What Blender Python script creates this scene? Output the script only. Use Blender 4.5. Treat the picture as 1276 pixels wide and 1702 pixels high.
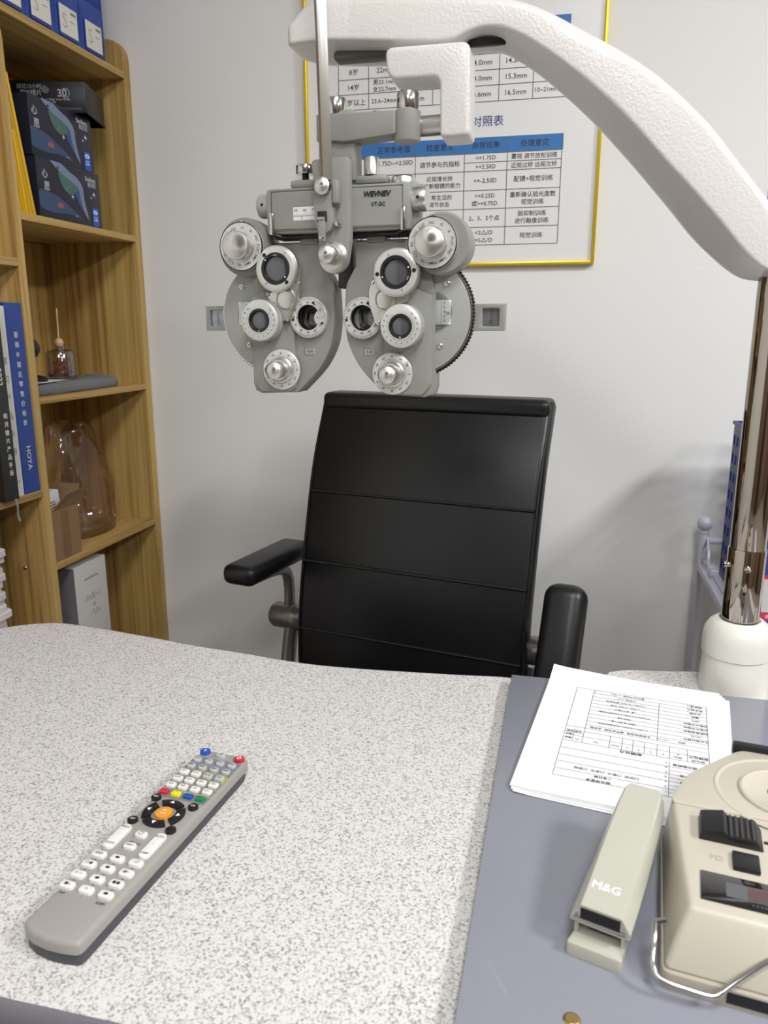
import bpy, bmesh, math, random
from mathutils import Matrix, Vector
random.seed(7)
for _o in list(bpy.data.objects): bpy.data.objects.remove(_o)
SC = bpy.context.scene
COL = SC.collection
PI = math.pi

# ---------------------------------------------------------------- camera, light, exposure
cd = bpy.data.cameras.new('camera'); cam = bpy.data.objects.new('camera', cd); COL.objects.link(cam)
cam.location = (0, 0, 1.225)
cam.rotation_euler = (math.radians(90 - 13.465), 0, math.radians(13.149))
cd.sensor_fit = 'VERTICAL'; cd.sensor_height = 36; cd.sensor_width = 27; cd.lens = 27.03
cd.clip_start = .02
cd.dof.use_dof = True; cd.dof.focus_distance = 1.05; cd.dof.aperture_fstop = 9.5
SC.camera = cam
SC.view_settings.view_transform = 'Standard'; SC.view_settings.look = 'None'
SC.view_settings.gamma = 1; SC.view_settings.use_curve_mapping = False
SC.view_settings.exposure = 0.0
w = bpy.data.worlds.new('world'); SC.world = w; w.use_nodes = True
w.node_tree.nodes['Background'].inputs[0].default_value = (.9, .95, 1, 1)
w.node_tree.nodes['Background'].inputs[1].default_value = .06
LIGHT_W = 31
CEIL = 2.75
LAMPS = [(2.1, .15), (.3, -.1), (2.1, -1.4), (.3, -1.5)]   # ceiling panels

# ---------------------------------------------------------------- materials
def lin(h):
    h = h.lstrip('#')
    r = [int(h[i:i+2], 16)/255 for i in (0, 2, 4)]
    return tuple((c/12.92 if c <= .04045 else ((c+.055)/1.055)**2.4) for c in r) + (1,)
MATS = {}
def mat(name, hx, rough=.5, metal=0, var=0, vscale=6, bump=0, bscale=200, coat=0, spec=.5, stretch=None, aniso=0, detail=3):
    if name in MATS: return MATS[name]
    m = bpy.data.materials.new(name); m.use_nodes = True; MATS[name] = m
    nt = m.node_tree; b = nt.nodes['Principled BSDF']
    b.inputs['Base Color'].default_value = lin(hx); b.inputs['Roughness'].default_value = rough
    b.inputs['Metallic'].default_value = metal; b.inputs['Coat Weight'].default_value = coat
    b.inputs['Specular IOR Level'].default_value = spec
    tc = nt.nodes.new('ShaderNodeTexCoord'); mp = nt.nodes.new('ShaderNodeMapping')
    if stretch: mp.inputs['Scale'].default_value = stretch
    nt.links.new(tc.outputs['Object'], mp.inputs['Vector'])
    def noise(s, d):
        n = nt.nodes.new('ShaderNodeTexNoise'); n.inputs['Scale'].default_value = s; n.inputs['Detail'].default_value = d
        nt.links.new(mp.outputs[0], n.inputs['Vector']); return n
    n = noise(vscale, detail)
    mx = nt.nodes.new('ShaderNodeMix'); mx.data_type = 'RGBA'
    c = lin(hx)
    mx.inputs['A'].default_value = tuple(min(1, x*(1-var)) for x in c[:3]) + (1,)
    mx.inputs['B'].default_value = tuple(min(1, x*(1+var)) for x in c[:3]) + (1,)
    nt.links.new(n.outputs['Fac'], mx.inputs['Factor']); nt.links.new(mx.outputs['Result'], b.inputs['Base Color'])
    if bump:
        n2 = noise(bscale, 2); bp = nt.nodes.new('ShaderNodeBump'); bp.inputs['Strength'].default_value = bump
        bp.inputs['Distance'].default_value = .001
        nt.links.new(n2.outputs['Fac'], bp.inputs['Height']); nt.links.new(bp.outputs[0], b.inputs['Normal'])
    if aniso:
        b.inputs['Anisotropic'].default_value = aniso
        t = nt.nodes.new('ShaderNodeTangent'); t.direction_type = 'RADIAL'; t.axis = 'Y'
        nt.links.new(t.outputs[0], b.inputs['Tangent'])
    return m
def wood(name, axis):
    m = bpy.data.materials.new(name); m.use_nodes = True; nt = m.node_tree; b = nt.nodes['Principled BSDF']
    tc = nt.nodes.new('ShaderNodeTexCoord'); mp = nt.nodes.new('ShaderNodeMapping')
    s = [60, 60, 60]; s['xyz'.index(axis)] = 1.3; mp.inputs['Scale'].default_value = s
    nt.links.new(tc.outputs['Object'], mp.inputs['Vector'])
    n = nt.nodes.new('ShaderNodeTexNoise'); n.inputs['Scale'].default_value = 1.0; n.inputs['Detail'].default_value = 5; n.inputs['Distortion'].default_value = .6
    nt.links.new(mp.outputs[0], n.inputs['Vector'])
    r = nt.nodes.new('ShaderNodeValToRGB'); e = r.color_ramp.elements
    e[0].position = .34; e[0].color = lin('8e6f3c'); e[1].position = .66; e[1].color = lin('c6a769')
    x = e.new(.46); x.color = lin('b39152')
    nt.links.new(n.outputs['Fac'], r.inputs[0])
    mp2 = nt.nodes.new('ShaderNodeMapping'); s2 = [9, 9, 9]; s2['xyz'.index(axis)] = .01; mp2.inputs['Scale'].default_value = s2
    nt.links.new(tc.outputs['Object'], mp2.inputs['Vector'])
    v = nt.nodes.new('ShaderNodeTexVoronoi'); v.inputs['Scale'].default_value = 1.6; v.feature = 'F1'
    nt.links.new(mp2.outputs[0], v.inputs['Vector'])
    mx = nt.nodes.new('ShaderNodeMix'); mx.data_type = 'RGBA'; mx.blend_type = 'MULTIPLY'; mx.inputs['Factor'].default_value = .22
    nt.links.new(r.outputs[0], mx.inputs['A']); nt.links.new(v.outputs['Color'], mx.inputs['B'])
    hs = nt.nodes.new('ShaderNodeHueSaturation'); hs.inputs['Saturation'].default_value = 1.0
    nt.links.new(mx.outputs['Result'], hs.inputs['Color'])
    mx2 = nt.nodes.new('ShaderNodeMix'); mx2.data_type = 'RGBA'; mx2.inputs['Factor'].default_value = .72
    nt.links.new(hs.outputs[0], mx2.inputs['A']); nt.links.new(r.outputs[0], mx2.inputs['B'])
    nt.links.new(mx2.outputs['Result'], b.inputs['Base Color']); b.inputs['Roughness'].default_value = .5
    return m
def speckle(name):
    m = bpy.data.materials.new(name); m.use_nodes = True; nt = m.node_tree; b = nt.nodes['Principled BSDF']
    tc = nt.nodes.new('ShaderNodeTexCoord')
    n = nt.nodes.new('ShaderNodeTexNoise'); n.inputs['Scale'].default_value = 470; n.inputs['Detail'].default_value = 1.5
    nt.links.new(tc.outputs['Object'], n.inputs['Vector'])
    r = nt.nodes.new('ShaderNodeValToRGB'); e = r.color_ramp.elements
    e[0].position = .30; e[0].color = lin('848284'); e[1].position = .54; e[1].color = lin('d4d1cd')
    x = e.new(.42); x.color = lin('bab7b6')
    nt.links.new(n.outputs['Fac'], r.inputs[0]); nt.links.new(r.outputs[0], b.inputs['Base Color'])
    b.inputs['Roughness'].default_value = .42
    return m
def film(name, tint='ffffff', amount=.1, bump=0):
    m = bpy.data.materials.new(name); m.use_nodes = True; nt = m.node_tree
    out = nt.nodes['Material Output']; nt.nodes.remove(nt.nodes['Principled BSDF'])
    t = nt.nodes.new('ShaderNodeBsdfTransparent'); t.inputs[0].default_value = lin(tint)
    g = nt.nodes.new('ShaderNodeBsdfGlossy'); g.inputs['Roughness'].default_value = .08
    f = nt.nodes.new('ShaderNodeLayerWeight'); f.inputs['Blend'].default_value = .25
    mp = nt.nodes.new('ShaderNodeMapRange'); mp.inputs['To Min'].default_value = amount; mp.inputs['To Max'].default_value = .55
    nt.links.new(f.outputs['Fresnel'], mp.inputs['Value'])
    mx = nt.nodes.new('ShaderNodeMixShader'); nt.links.new(mp.outputs[0], mx.inputs[0])
    nt.links.new(t.outputs[0], mx.inputs[1]); nt.links.new(g.outputs[0], mx.inputs[2]); nt.links.new(mx.outputs[0], out.inputs[0])
    if bump:
        tc = nt.nodes.new('ShaderNodeTexCoord'); n = nt.nodes.new('ShaderNodeTexNoise'); n.inputs['Scale'].default_value = bump
        bp = nt.nodes.new('ShaderNodeBump'); bp.inputs['Distance'].default_value = .006; bp.inputs['Strength'].default_value = .8
        nt.links.new(tc.outputs['Object'], n.inputs['Vector']); nt.links.new(n.outputs['Fac'], bp.inputs['Height']); nt.links.new(bp.outputs[0], g.inputs['Normal'])
    return m
def emit(name, hx, s):
    m = bpy.data.materials.new(name); m.use_nodes = True; b = m.node_tree.nodes['Principled BSDF']
    b.inputs['Emission Color'].default_value = lin(hx); b.inputs['Emission Strength'].default_value = s
    return m

M_WALL = mat('wall_paint', 'ececea', .8, var=.015, vscale=2, bump=.25, bscale=120)
M_CEIL = mat('ceiling_paint', 'ececec', .9)
M_FLOOR = mat('floor_vinyl', '8d8780', .5, var=.08, vscale=12)
M_ADDED_DOOR = mat('added_brown_door', '3c281a', .4, var=.15, vscale=5, stretch=(20, 20, 1))
WZ, WY, WX = wood('pine_upright', 'z'), wood('pine_lengthwise', 'y'), wood('pine_crosswise', 'x')
M_SPK = speckle('speckled_laminate')
M_EDGE = mat('grey_edge_trim', '6d6a72', .45)
M_BOARD = mat('blue_grey_laminate', '868892', .28, var=.03, vscale=15, coat=.15)
M_INK = mat('black_ink', '1a1a1c', .6)
M_GINK = mat('grey_ink', '6a6a6a', .6)
M_WINK = mat('white_ink', 'e8e8ea', .6)
M_BINK = mat('dark_blue_ink', '2b3990', .6)
M_BLUEHEAD = mat('blue_table_header', '2f74b8', .5)
M_PAPER = mat('white_paper', 'e3e4e5', .7, var=.01)
M_GOLD = mat('gold_frame', 'e2c32a', .3, metal=.55, var=.1, vscale=8)
M_PGREY = mat('grey_enamel', '8b8c86', .42, var=.02, vscale=20, bump=.05, bscale=900)
M_PGREY2 = mat('pale_grey_enamel', '9c9e98', .38, var=.02, vscale=20)
M_SCALE = mat('silver_scale', 'cfcfcc', .35, metal=.35)
M_ALU = mat('turned_aluminium', 'd4d3ce', .3, metal=1, aniso=.8)
M_ALU2 = mat('satin_aluminium', 'cfcfca', .3, metal=.9)
M_STEEL = mat('bright_steel', 'c8c8c8', .15, metal=1)
M_CHROME = mat('chrome', 'aea69c', .06, metal=1)
M_BLK = mat('black_plastic', '161618', .38, var=.05)
M_BLKM = mat('matt_black', '0c0c0d', .6)
M_GLASSD = mat('dark_lens_glass', '55575a', .06, coat=.6, var=.12, vscale=70)
M_GLASS = film('clear_glass', 'f2f4f4', .07)
M_BAG = film('clear_plastic_bag', 'fbf6f6', .05, bump=28)
M_ARM = mat('white_hammered_enamel', 'd6d2cf', .28, var=.015, vscale=30, bump=.6, bscale=270, coat=.3)
M_ARMS = mat('white_enamel', 'dcdad2', .25, coat=.3)
M_LEATH = mat('black_leather', '0f1012', .38, var=.1, vscale=30, bump=.12, bscale=300)
M_SILV = mat('silver_paint', '8d8a86', .3, metal=.75)
M_RACK = mat('white_metal_rack', 'cfd0dc', .35)
M_BLUEP = mat('blue_plastic', '2b4a9e', .4, var=.04)
M_NAVY = mat('navy_plastic', '1f2a6a', .45)
M_REM = mat('grey_remote_plastic', '97938f', .5, var=.02, bump=.05, bscale=900)
M_REMD = mat('dark_grey_remote_base', '45454b', .5)
M_WKEY = mat('white_rubber_key', 'dedcd8', .5)
M_GKEY = mat('grey_rubber_key', 'b4b6b8', .5)
M_CREAM = mat('cream_plastic', 'bcb6a6', .38, var=.02, bump=.03, bscale=700)
M_STAP = mat('beige_plastic', 'b3b2a4', .3, coat=.2)
M_CARD = mat('brown_cardboard', '8a6c4c', .8, var=.06, vscale=25)
M_TAPE = mat('brown_tape', '7a5c3c', .35, var=.05)
M_YEL = mat('yellow_card', 'e0b21c', .5, var=.04)
M_YELD = mat('grey_brown_lining', '6b5f50', .7)
M_NIGHT = mat('midnight_blue_print', '14182c', .35, var=.2, vscale=9)
M_CLOTH = mat('grey_felt', '6f7073', .9, var=.12, vscale=60, bump=.4, bscale=600)
def flat(hx, rough=.5): return mat('print_' + hx, hx, rough)

# ---------------------------------------------------------------- geometry helpers
FR = Matrix(((1, 0, 0, 0), (0, 0, -1, 0), (0, 1, 0, 0), (0, 0, 0, 1)))     # sheet (a,b,c) -> faces -Y
SD = Matrix(((0, 0, 1, 0), (1, 0, 0, 0), (0, 1, 0, 0), (0, 0, 0, 1)))      # sheet -> faces +X, a along +Y
def T(x, y, z): return Matrix.Translation((x, y, z))
def RZ(d): return Matrix.Rotation(math.radians(d), 4, 'Z')
def RX(d): return Matrix.Rotation(math.radians(d), 4, 'X')
def RY(d): return Matrix.Rotation(math.radians(d), 4, 'Y')
_tc = {}
def text_mesh(s, bold, spacing=1.0):
    k = (s, bold, spacing)
    if k not in _tc:
        c = bpy.data.curves.new('lettering', 'FONT'); c.body = s; c.size = 1; c.resolution_u = 2; c.offset = bold; c.space_character = spacing
        c.align_x = 'CENTER'; c.align_y = 'CENTER'
        o = bpy.data.objects.new('lettering', c); me = bpy.data.meshes.new_from_object(o)
        bpy.data.objects.remove(o); bpy.data.curves.remove(c)
        vs = [v.co.copy() for v in me.vertices]; fs = [tuple(p.vertices) for p in me.polygons]
        bpy.data.meshes.remove(me)
        if vs:
            xs = [v.x for v in vs]; ys = [v.y for v in vs]
            cx, cy = (min(xs)+max(xs))/2, (min(ys)+max(ys))/2
            w_ = max(xs)-min(xs)
            vs = [Vector((v.x-cx, v.y-cy, 0)) for v in vs]
        else: w_ = 0
        _tc[k] = (vs, fs, w_)
    return _tc[k]
class MB:
    def __init__(s): s.bm = bmesh.new()
    def _add(s, verts, faces, M=None):
        vs = [s.bm.verts.new((M @ Vector(v)) if M else v) for v in verts]
        out = []
        for f in faces:
            try: out.append(s.bm.faces.new([vs[i] for i in f]))
            except ValueError: pass
        return vs, out
    def box(s, x0, x1, y0, y1, z0, z1, bev=0, M=None, seg=2):
        t = bmesh.new()
        bmesh.ops.create_cube(t, size=1, matrix=T((x0+x1)/2, (y0+y1)/2, (z0+z1)/2) @ Matrix.Diagonal((abs(x1-x0), abs(y1-y0), abs(z1-z0), 1)))
        if bev: bmesh.ops.bevel(t, geom=t.edges[:], offset=bev, segments=seg, profile=.5, affect='EDGES', clamp_overlap=True)
        s.merge(t, M); return s
    def merge(s, t, M=None):
        if M: t.transform(M)
        me = bpy.data.meshes.new('tmp'); t.to_mesh(me); t.free(); s.bm.from_mesh(me); bpy.data.meshes.remove(me)
    def prism(s, pts, h0, h1, bev=0, M=None, seg=2):
        """polygon in the sheet plane, from c=h0 to c=h1"""
        t = bmesh.new(); n = len(pts)
        a = [t.verts.new((p[0], p[1], h0)) for p in pts]; b = [t.verts.new((p[0], p[1], h1)) for p in pts]
        t.faces.new(a[::-1]); top = t.faces.new(b)
        for i in range(n): t.faces.new((a[i], a[(i+1) % n], b[(i+1) % n], b[i]))
        bmesh.ops.recalc_face_normals(t, faces=t.faces[:])
        if bev: bmesh.ops.bevel(t, geom=list(top.edges), offset=bev, segments=seg, profile=.5, affect='EDGES', clamp_overlap=True)
        s.merge(t, M); return s
    def holed(s, outer, holes, depth, bev, M=None):
        """a sheet with holes, centred on c=0, thickness depth"""
        c = bpy.data.curves.new('sheet', 'CURVE'); c.dimensions = '2D'; c.fill_mode = 'BOTH'; c.extrude = depth/2-bev; c.bevel_depth = bev; c.bevel_resolution = 1; c.offset = -bev
        for pts in [outer]+holes:
            sp = c.splines.new('POLY'); sp.points.add(len(pts)-1)
            for p, q in zip(sp.points, pts): p.co = (q[0], q[1], 0, 1)
            sp.use_cyclic_u = True
        o = bpy.data.objects.new('sheet', c); me = bpy.data.meshes.new_from_object(o); bpy.data.objects.remove(o)
        t = bmesh.new(); t.from_mesh(me); bpy.data.meshes.remove(me); bmesh.ops.remove_doubles(t, verts=t.verts[:], dist=1e-6)
        s.merge(t, M); return s
    def lathe(s, prof, M=None, seg=40, arc=2*PI):
        """profile [(r, c)] turned about the sheet normal"""
        full = arc >= 2*PI-1e-6; n = seg if full else seg+1
        vs = []
        for r, h in prof:
            if r < 1e-7: vs.append([s.bm.verts.new((M or Matrix()) @ Vector((0, 0, h)))]*n)
            else: vs.append([s.bm.verts.new((M or Matrix()) @ Vector((r*math.cos(arc*i/seg), r*math.sin(arc*i/seg), h))) for i in range(n)])
        for a, b in zip(vs, vs[1:]):
            for i in range(seg):
                j = (i+1) % n
                q = []
                for v in (a[i], a[j], b[j], b[i]):
                    if v not in q: q.append(v)
                if len(q) > 2:
                    try: s.bm.faces.new(q)
                    except ValueError: pass
        return s
    def tube(s, pts, r, seg=10, M=None, closed=False):
        pts = [Vector(p) for p in pts]; rings = []; n = len(pts); up = None
        for i, p in enumerate(pts):
            a = pts[(i-1) % n] if (closed or i) else p; b = pts[(i+1) % n] if (closed or i < n-1) else p
            d = (b-a).normalized()
            if up is None: up = d.orthogonal().normalized()
            up = (up - d*up.dot(d)).normalized(); q = d.cross(up)
            rr = r[i] if isinstance(r, (list, tuple)) else r
            rings.append([s.bm.verts.new((M or Matrix()) @ (p + (up*math.cos(2*PI*k/seg)+q*math.sin(2*PI*k/seg))*rr)) for k in range(seg)])
        m = n if closed else n-1
        for i in range(m):
            a, b = rings[i], rings[(i+1) % n]
            for k in range(seg): s.bm.faces.new((a[k], a[(k+1) % seg], b[(k+1) % seg], b[k]))
        if not closed:
            s.bm.faces.new(rings[0][::-1]); s.bm.faces.new(rings[-1])
        return s
    def loft(s, sections, cap=True):
        rs = [[s.bm.verts.new(p) for p in sec] for sec in sections]; n = len(rs[0])
        for a, b in zip(rs, rs[1:]):
            for k in range(n): s.bm.faces.new((a[k], a[(k+1) % n], b[(k+1) % n], b[k]))
        if cap: s.bm.faces.new(rs[0][::-1]); s.bm.faces.new(rs[-1])
        return s
    # flat print on a sheet
    def text(s, t, size, M, bold=0, width=None, shear=0, spacing=1.0):
        vs, fs, w_ = text_mesh(t, bold, spacing)
        k = size; kx = size
        if width and w_*size > width: kx = width/w_
        s._add([(v.x*kx+shear*v.y*k, v.y*k, 0) for v in vs], fs, M); return s
    def rect(s, x0, x1, y0, y1, M): s._add([(x0, y0, 0), (x1, y0, 0), (x1, y1, 0), (x0, y1, 0)], [(0, 1, 2, 3)], M); return s
    def line(s, p, q, w_, M):
        d = Vector((q[0]-p[0], q[1]-p[1])); n = Vector((-d.y, d.x)).normalized()*w_/2
        s._add([(p[0]+n.x, p[1]+n.y, 0), (p[0]-n.x, p[1]-n.y, 0), (q[0]-n.x, q[1]-n.y, 0), (q[0]+n.x, q[1]+n.y, 0)], [(0, 1, 2, 3)], M); return s
    def poly(s, pts, M): s._add([(p[0], p[1], 0) for p in pts], [tuple(range(len(pts)))], M); return s
    def ring(s, r0, r1, M, seg=32):
        if r0 <= 0: return s.poly([(r1*math.cos(2*PI*i/seg), r1*math.sin(2*PI*i/seg)) for i in range(seg)], M)
        vs = [(r*math.cos(2*PI*i/seg), r*math.sin(2*PI*i/seg), 0) for r in (r0, r1) for i in range(seg)]
        s._add(vs, [(i, (i+1) % seg, seg+(i+1) % seg, seg+i)[::-1] for i in range(seg)], M); return s
    def done(s, name, m, parent=None, smooth=40, recalc=True):
        if recalc: bmesh.ops.recalc_face_normals(s.bm, faces=s.bm.faces[:])
        if smooth:
            lim = math.radians(smooth)
            for f in s.bm.faces: f.smooth = True
            for e in s.bm.edges:
                if len(e.link_faces) != 2 or e.calc_face_angle(0) > lim: e.smooth = False
        me = bpy.data.meshes.new(name); s.bm.to_mesh(me); s.bm.free(); me.materials.append(m)
        o = bpy.data.objects.new(name, me); COL.objects.link(o)
        if parent: o.parent = parent
        return o
    def ink(s, name, m, parent=None):
        many = len(s.bm.faces) > 8; o = s.done(name, m, parent, 0, False)
        if many: o['kind'] = 'stuff'
        return o
def tag(o, label, cat, group=None, kind=None):
    o['label'] = label; o['category'] = cat
    if group: o['group'] = group
    if kind: o['kind'] = kind
    return o
def thing(name, label, cat, loc=(0, 0, 0), rz=0, group=None):
    o = bpy.data.objects.new(name, None); COL.objects.link(o); o.location = loc; o.rotation_euler = (0, 0, math.radians(rz)); o.empty_display_size = .02
    return tag(o, label, cat, group)
def struct(o): o['kind'] = 'structure'; return o
def kids(o): return [c for c in bpy.data.objects if c.parent == o]
def dup(root, loc=None, rz=None, label=None):
    allobs = list(bpy.data.objects)
    def cp(o, par):
        c = o.copy(); COL.objects.link(c)
        if par: c.parent = par
        for k in allobs:
            if k.parent == o: cp(k, c)
        return c
    r = cp(root, None)
    if loc is not None: r.location = loc
    if rz is not None: r.rotation_euler[2] = math.radians(rz)
    if label: r['label'] = label
    return r
def spl(pts, n=6, closed=False):
    out = []; N = len(pts); P = [Vector(p) for p in pts]
    for i in range(N if closed else N-1):
        g = lambda k: P[k % N] if closed else P[max(0, min(N-1, k))]
        a, b, c, d = g(i-1), g(i), g(i+1), g(i+2)
        for k in range(n):
            t = k/n
            out.append(.5*((2*b)+(c-a)*t+(2*a-5*b+4*c-d)*t*t+(3*b-a-3*c+d)*t**3))
    if not closed: out.append(P[-1])
    return [tuple(v) for v in out]
def fillet(pts, r, n=4):
    """round the corners of a closed polygon; r a number or one per corner"""
    out = []; N = len(pts)
    for i in range(N):
        p = Vector(pts[i]); a = Vector(pts[i-1]); b = Vector(pts[(i+1) % N]); rr = r[i] if isinstance(r, (list, tuple)) else r
        u = (a-p); v = (b-p); d = min(rr, u.length*.49, v.length*.49)
        if d < 1e-6: out.append(tuple(p)); continue
        A = p+u.normalized()*d; B = p+v.normalized()*d
        for k in range(n+1):
            t = k/n; out.append(tuple(A*(1-t)**2+p*2*t*(1-t)+B*t*t))
    return out
def circ(x, y, r, n=28): return [(x+r*math.cos(2*PI*i/n), y+r*math.sin(2*PI*i/n)) for i in range(n)]
def mm(L): return [(a*.001, b*.001) for a, b in L]

# ================================================================ THE ROOM
X0, X1, Y0, Y1 = -1.345, 3.3, -2.4, 1.85
struct(MB().box(X0-.1, X1+.1, Y0-.1, Y1+.1, -.08, 0).done('floor', M_FLOOR))
struct(MB().box(X0-.1, X1+.1, Y0-.1, Y1+.1, CEIL, CEIL+.08).done('ceiling', M_CEIL))
struct(MB().box(X0-.1, X1+.1, Y1, Y1+.1, 0, CEIL).done('wall_back', M_WALL))
struct(MB().box(X0-.1, X0, Y0, Y1, 0, CEIL).done('wall_left', M_WALL))
struct(MB().box(X0-.1, X1+.1, Y0-.1, Y0, 0, CEIL).done('wall_rear', mat('reflection_brown_wall', '6d5d4c', .45, var=.25, vscale=3, stretch=(8, 8, .3))))  # unseen walls made brown to darken what the chrome reflects
struct(MB().box(X1, X1+.1, Y0, Y1, 0, CEIL).done('wall_right', MATS['reflection_brown_wall']))
d_ = struct(MB().box(.05, .95, Y0, Y0+.05, 0, 2.1, .004).done('added_door_1', M_ADDED_DOOR))  # unseen door, added as something brown for the chrome to reflect
MB().tube([(.13, Y0+.05, 1.0), (.13, Y0+.1, 1.0), (.25, Y0+.1, 1.0)], .01).done('added_door_handle', M_STEEL, d_)
d_ = struct(MB().box(X1-.05, X1, -.9, .1, 0, 2.15, .004).done('added_door_2', M_ADDED_DOOR))  # unseen side door, added for dark contrast in the chrome
MB().tube([(X1-.05, 0, 1.0), (X1-.1, 0, 1.0), (X1-.1, -.12, 1.0)], .01).done('added_door_handle', M_STEEL, d_)
M_DIFF = emit('lamp_diffuser', 'fbfcff', 6)
for i, (lx, ly) in enumerate(LAMPS):
    t = thing('ceiling_light', ('square ceiling panel light over the right of the desk', 'square ceiling panel light over the left of the desk',
              'square ceiling panel light at the rear right of the room', 'square ceiling panel light at the rear left of the room')[i], 'ceiling light', (lx, ly, CEIL), 0, 'ceiling panel lights')
    fr = MB()
    for a in (-1, 1):
        fr.box(-.31, .31, a*.3-.01, a*.3+.01, -.02, 0); fr.box(a*.3-.01, a*.3+.01, -.29, .29, -.02, 0)
    fr.done('frame', M_CEIL, t); MB().box(-.29, .29, -.29, .29, -.012, -.004).done('diffuser', M_DIFF, t)
    ld = bpy.data.lights.new('panel_lamp', 'AREA'); ld.shape = 'SQUARE'; ld.size = .5; ld.energy = LIGHT_W*(2.2, .6, .9, .8)[i]; ld.color = (.985, .995, 1)
    lo = bpy.data.objects.new('panel_lamp', ld); COL.objects.link(lo); lo.location = (0, 0, -.03); lo.parent = t

# ================================================================ POSTER
PX0, PX1, PZ0, PZ1, PY = -.6155, .0465, 1.3625, 2.262, 1.836
t = thing('wall_poster', 'white poster of eye test tables in thin gold frame on the back wall', 'poster', (0, 0, 0))
MB().box(PX0+.004, PX1-.004, PY+.004, 1.8495, PZ0+.004, PZ1-.004).done('poster_panel', mat('poster_white', 'e9e9e8', .35, coat=.2), t)
for nm, b in (('frame_strip', (PX0, PX0+.0075, PZ0, PZ1)), ('frame_strip', (PX1-.0075, PX1, PZ0, PZ1)), ('frame_strip', (PX0+.0075, PX1-.0075, PZ0, PZ0+.0075)), ('frame_strip', (PX0+.0075, PX1-.0075, PZ1-.0075, PZ1))):
    MB().box(b[0], b[1], PY-.004, 1.8495, b[2], b[3], .002).done(nm, M_GOLD, t)
def PM(x, z, lift=.0003): return T(x, PY+.004-lift, z) @ FR
hd = MB()
hd.rect(-.535, -.0325, 1.6005, 1.633, PM(0, 0)); hd.rect(-.535, -.029, 1.83, 1.8615, PM(0, 0)); hd.ink('header_band', M_BLUEHEAD, t)
gr = MB(); L = lambda x0, z0, x1, z1: gr.line((x0, z0), (x1, z1), .0016, PM(0, 0, .0005))
for z in (1.83, 1.7985, 1.767, 1.7365, 1.7045): L(-.535, z, -.0295, z)
for x in (-.535, -.465, -.3915, -.3195, -.247, -.1745, -.102, -.0295): L(x, 1.7045, x, 1.83)
cols = (-.535, -.4575, -.357, -.246, -.1515, -.035)
for x in cols: L(x, 1.408, x, 1.633)
for z in (1.6005, 1.564, 1.524, 1.485, 1.446, 1.408): L(cols[0], z, cols[-1], z)
L(cols[3], 1.582, cols[-1], 1.582)
gr.ink('table_grid', M_GINK, t)
tx = MB(); W_ = lambda s, x, z, h=.0148, b=.006: tx.text(s, h, PM(x, z, .0006), b)
for z, row in ((1.8135, ('6岁', '20.6mm', '1.0D', '3.2mm', '4.0mm', '13.6mm', '15mm')), (1.7825, ('8岁', '22mm', '0.5D', '3.2mm', '4.0mm', '14.3mm', '15mm')), (1.7515, ('14岁', '', '0D', '3.4mm', '4.0mm', '15.3mm', '16mm')), (1.72, ('18岁以上', '23.6~24mm', '12mm', '3.4mm', '3.6mm', '16.5mm', '10~21mmHg'))):
    for s, x in zip(row, (-.5, -.4285, -.3555, -.283, -.2107, -.1382, -.0657)): W_(s, x, z, .0148 if len(s) < 8 else .0125, .004)
W_('男23.1mm', -.4285, 1.7585, .0125); W_('女22.7mm', -.4285, 1.7445, .0125)
MID = [(a+b)/2 for a, b in zip(cols, cols[1:])]
for s, x in zip(('项目', '正常参考值', '检查意义', '异常现象', '处理意见'), MID): W_(s, x, 1.617, .0155, .007)
W_('NRA', MID[0], 1.589); W_('+1.75D~+2.50D', MID[1], 1.589, .0135); W_('调节参与的指标', MID[2], 1.5815, .013, .005)
W_('<+1.75D', MID[3], 1.5912, .0125); W_('>+2.50D', MID[3], 1.573, .0125); W_('雾视 调节放松训练', MID[4], 1.5912, .012, .005); W_('近视过矫 远视欠矫', MID[4], 1.573, .012, .005)
W_('PRA', MID[0], 1.544); W_('<-2.50D', MID[1], 1.544, .013); W_('近视增长快', MID[2], 1.5515, .012, .005); W_('适应新眼镜的能力', MID[2], 1.5365, .012, .005); W_('<+-2.50D', MID[3], 1.544, .013); W_('配镜+视觉训练', MID[4], 1.545, .013, .005)
W_('BCC', MID[0], 1.5045); W_('+0.25~+0.75D', MID[1], 1.5045, .013); W_('日常生活的', MID[2], 1.512, .012, .005); W_('调节状态', MID[2], 1.497, .012, .005); W_('<+0.25D', MID[3], 1.5125, .0125); W_('或>+0.75D', MID[3], 1.4965, .0125, .008); W_('重新确认验光度数', MID[4], 1.5125, .0125, .005); W_('视觉训练', MID[4], 1.497, .0125, .005)
W_('融像', MID[0], 1.4655); W_('4个点', MID[1], 1.4655); W_('双眼视功能', MID[2], 1.4655, .005); W_('2、3、5个点', MID[3], 1.4655, .0125, .008); W_('脱抑制训练', MID[4], 1.473, .0125, .005); W_('进行融像训练', MID[4], 1.4575, .0125, .005)
W_('AC/A', MID[0], 1.427); W_('3-5△/D', MID[1], 1.427, .013); W_('集合与调节', MID[2], 1.427, .005); W_('<3△/D', MID[3], 1.435, .013); W_('>5△/D', MID[3], 1.419, .013); W_('视觉训练', MID[4], 1.427, .0128, .005)
tx.ink('table_lettering', mat('dark_grey_ink', '303032', .6), t)
MB().text('视功能数据对照表', .0235, PM(-.2555, 1.6655, .0006), .004).ink('heading_lettering', M_BINK, t)

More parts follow.
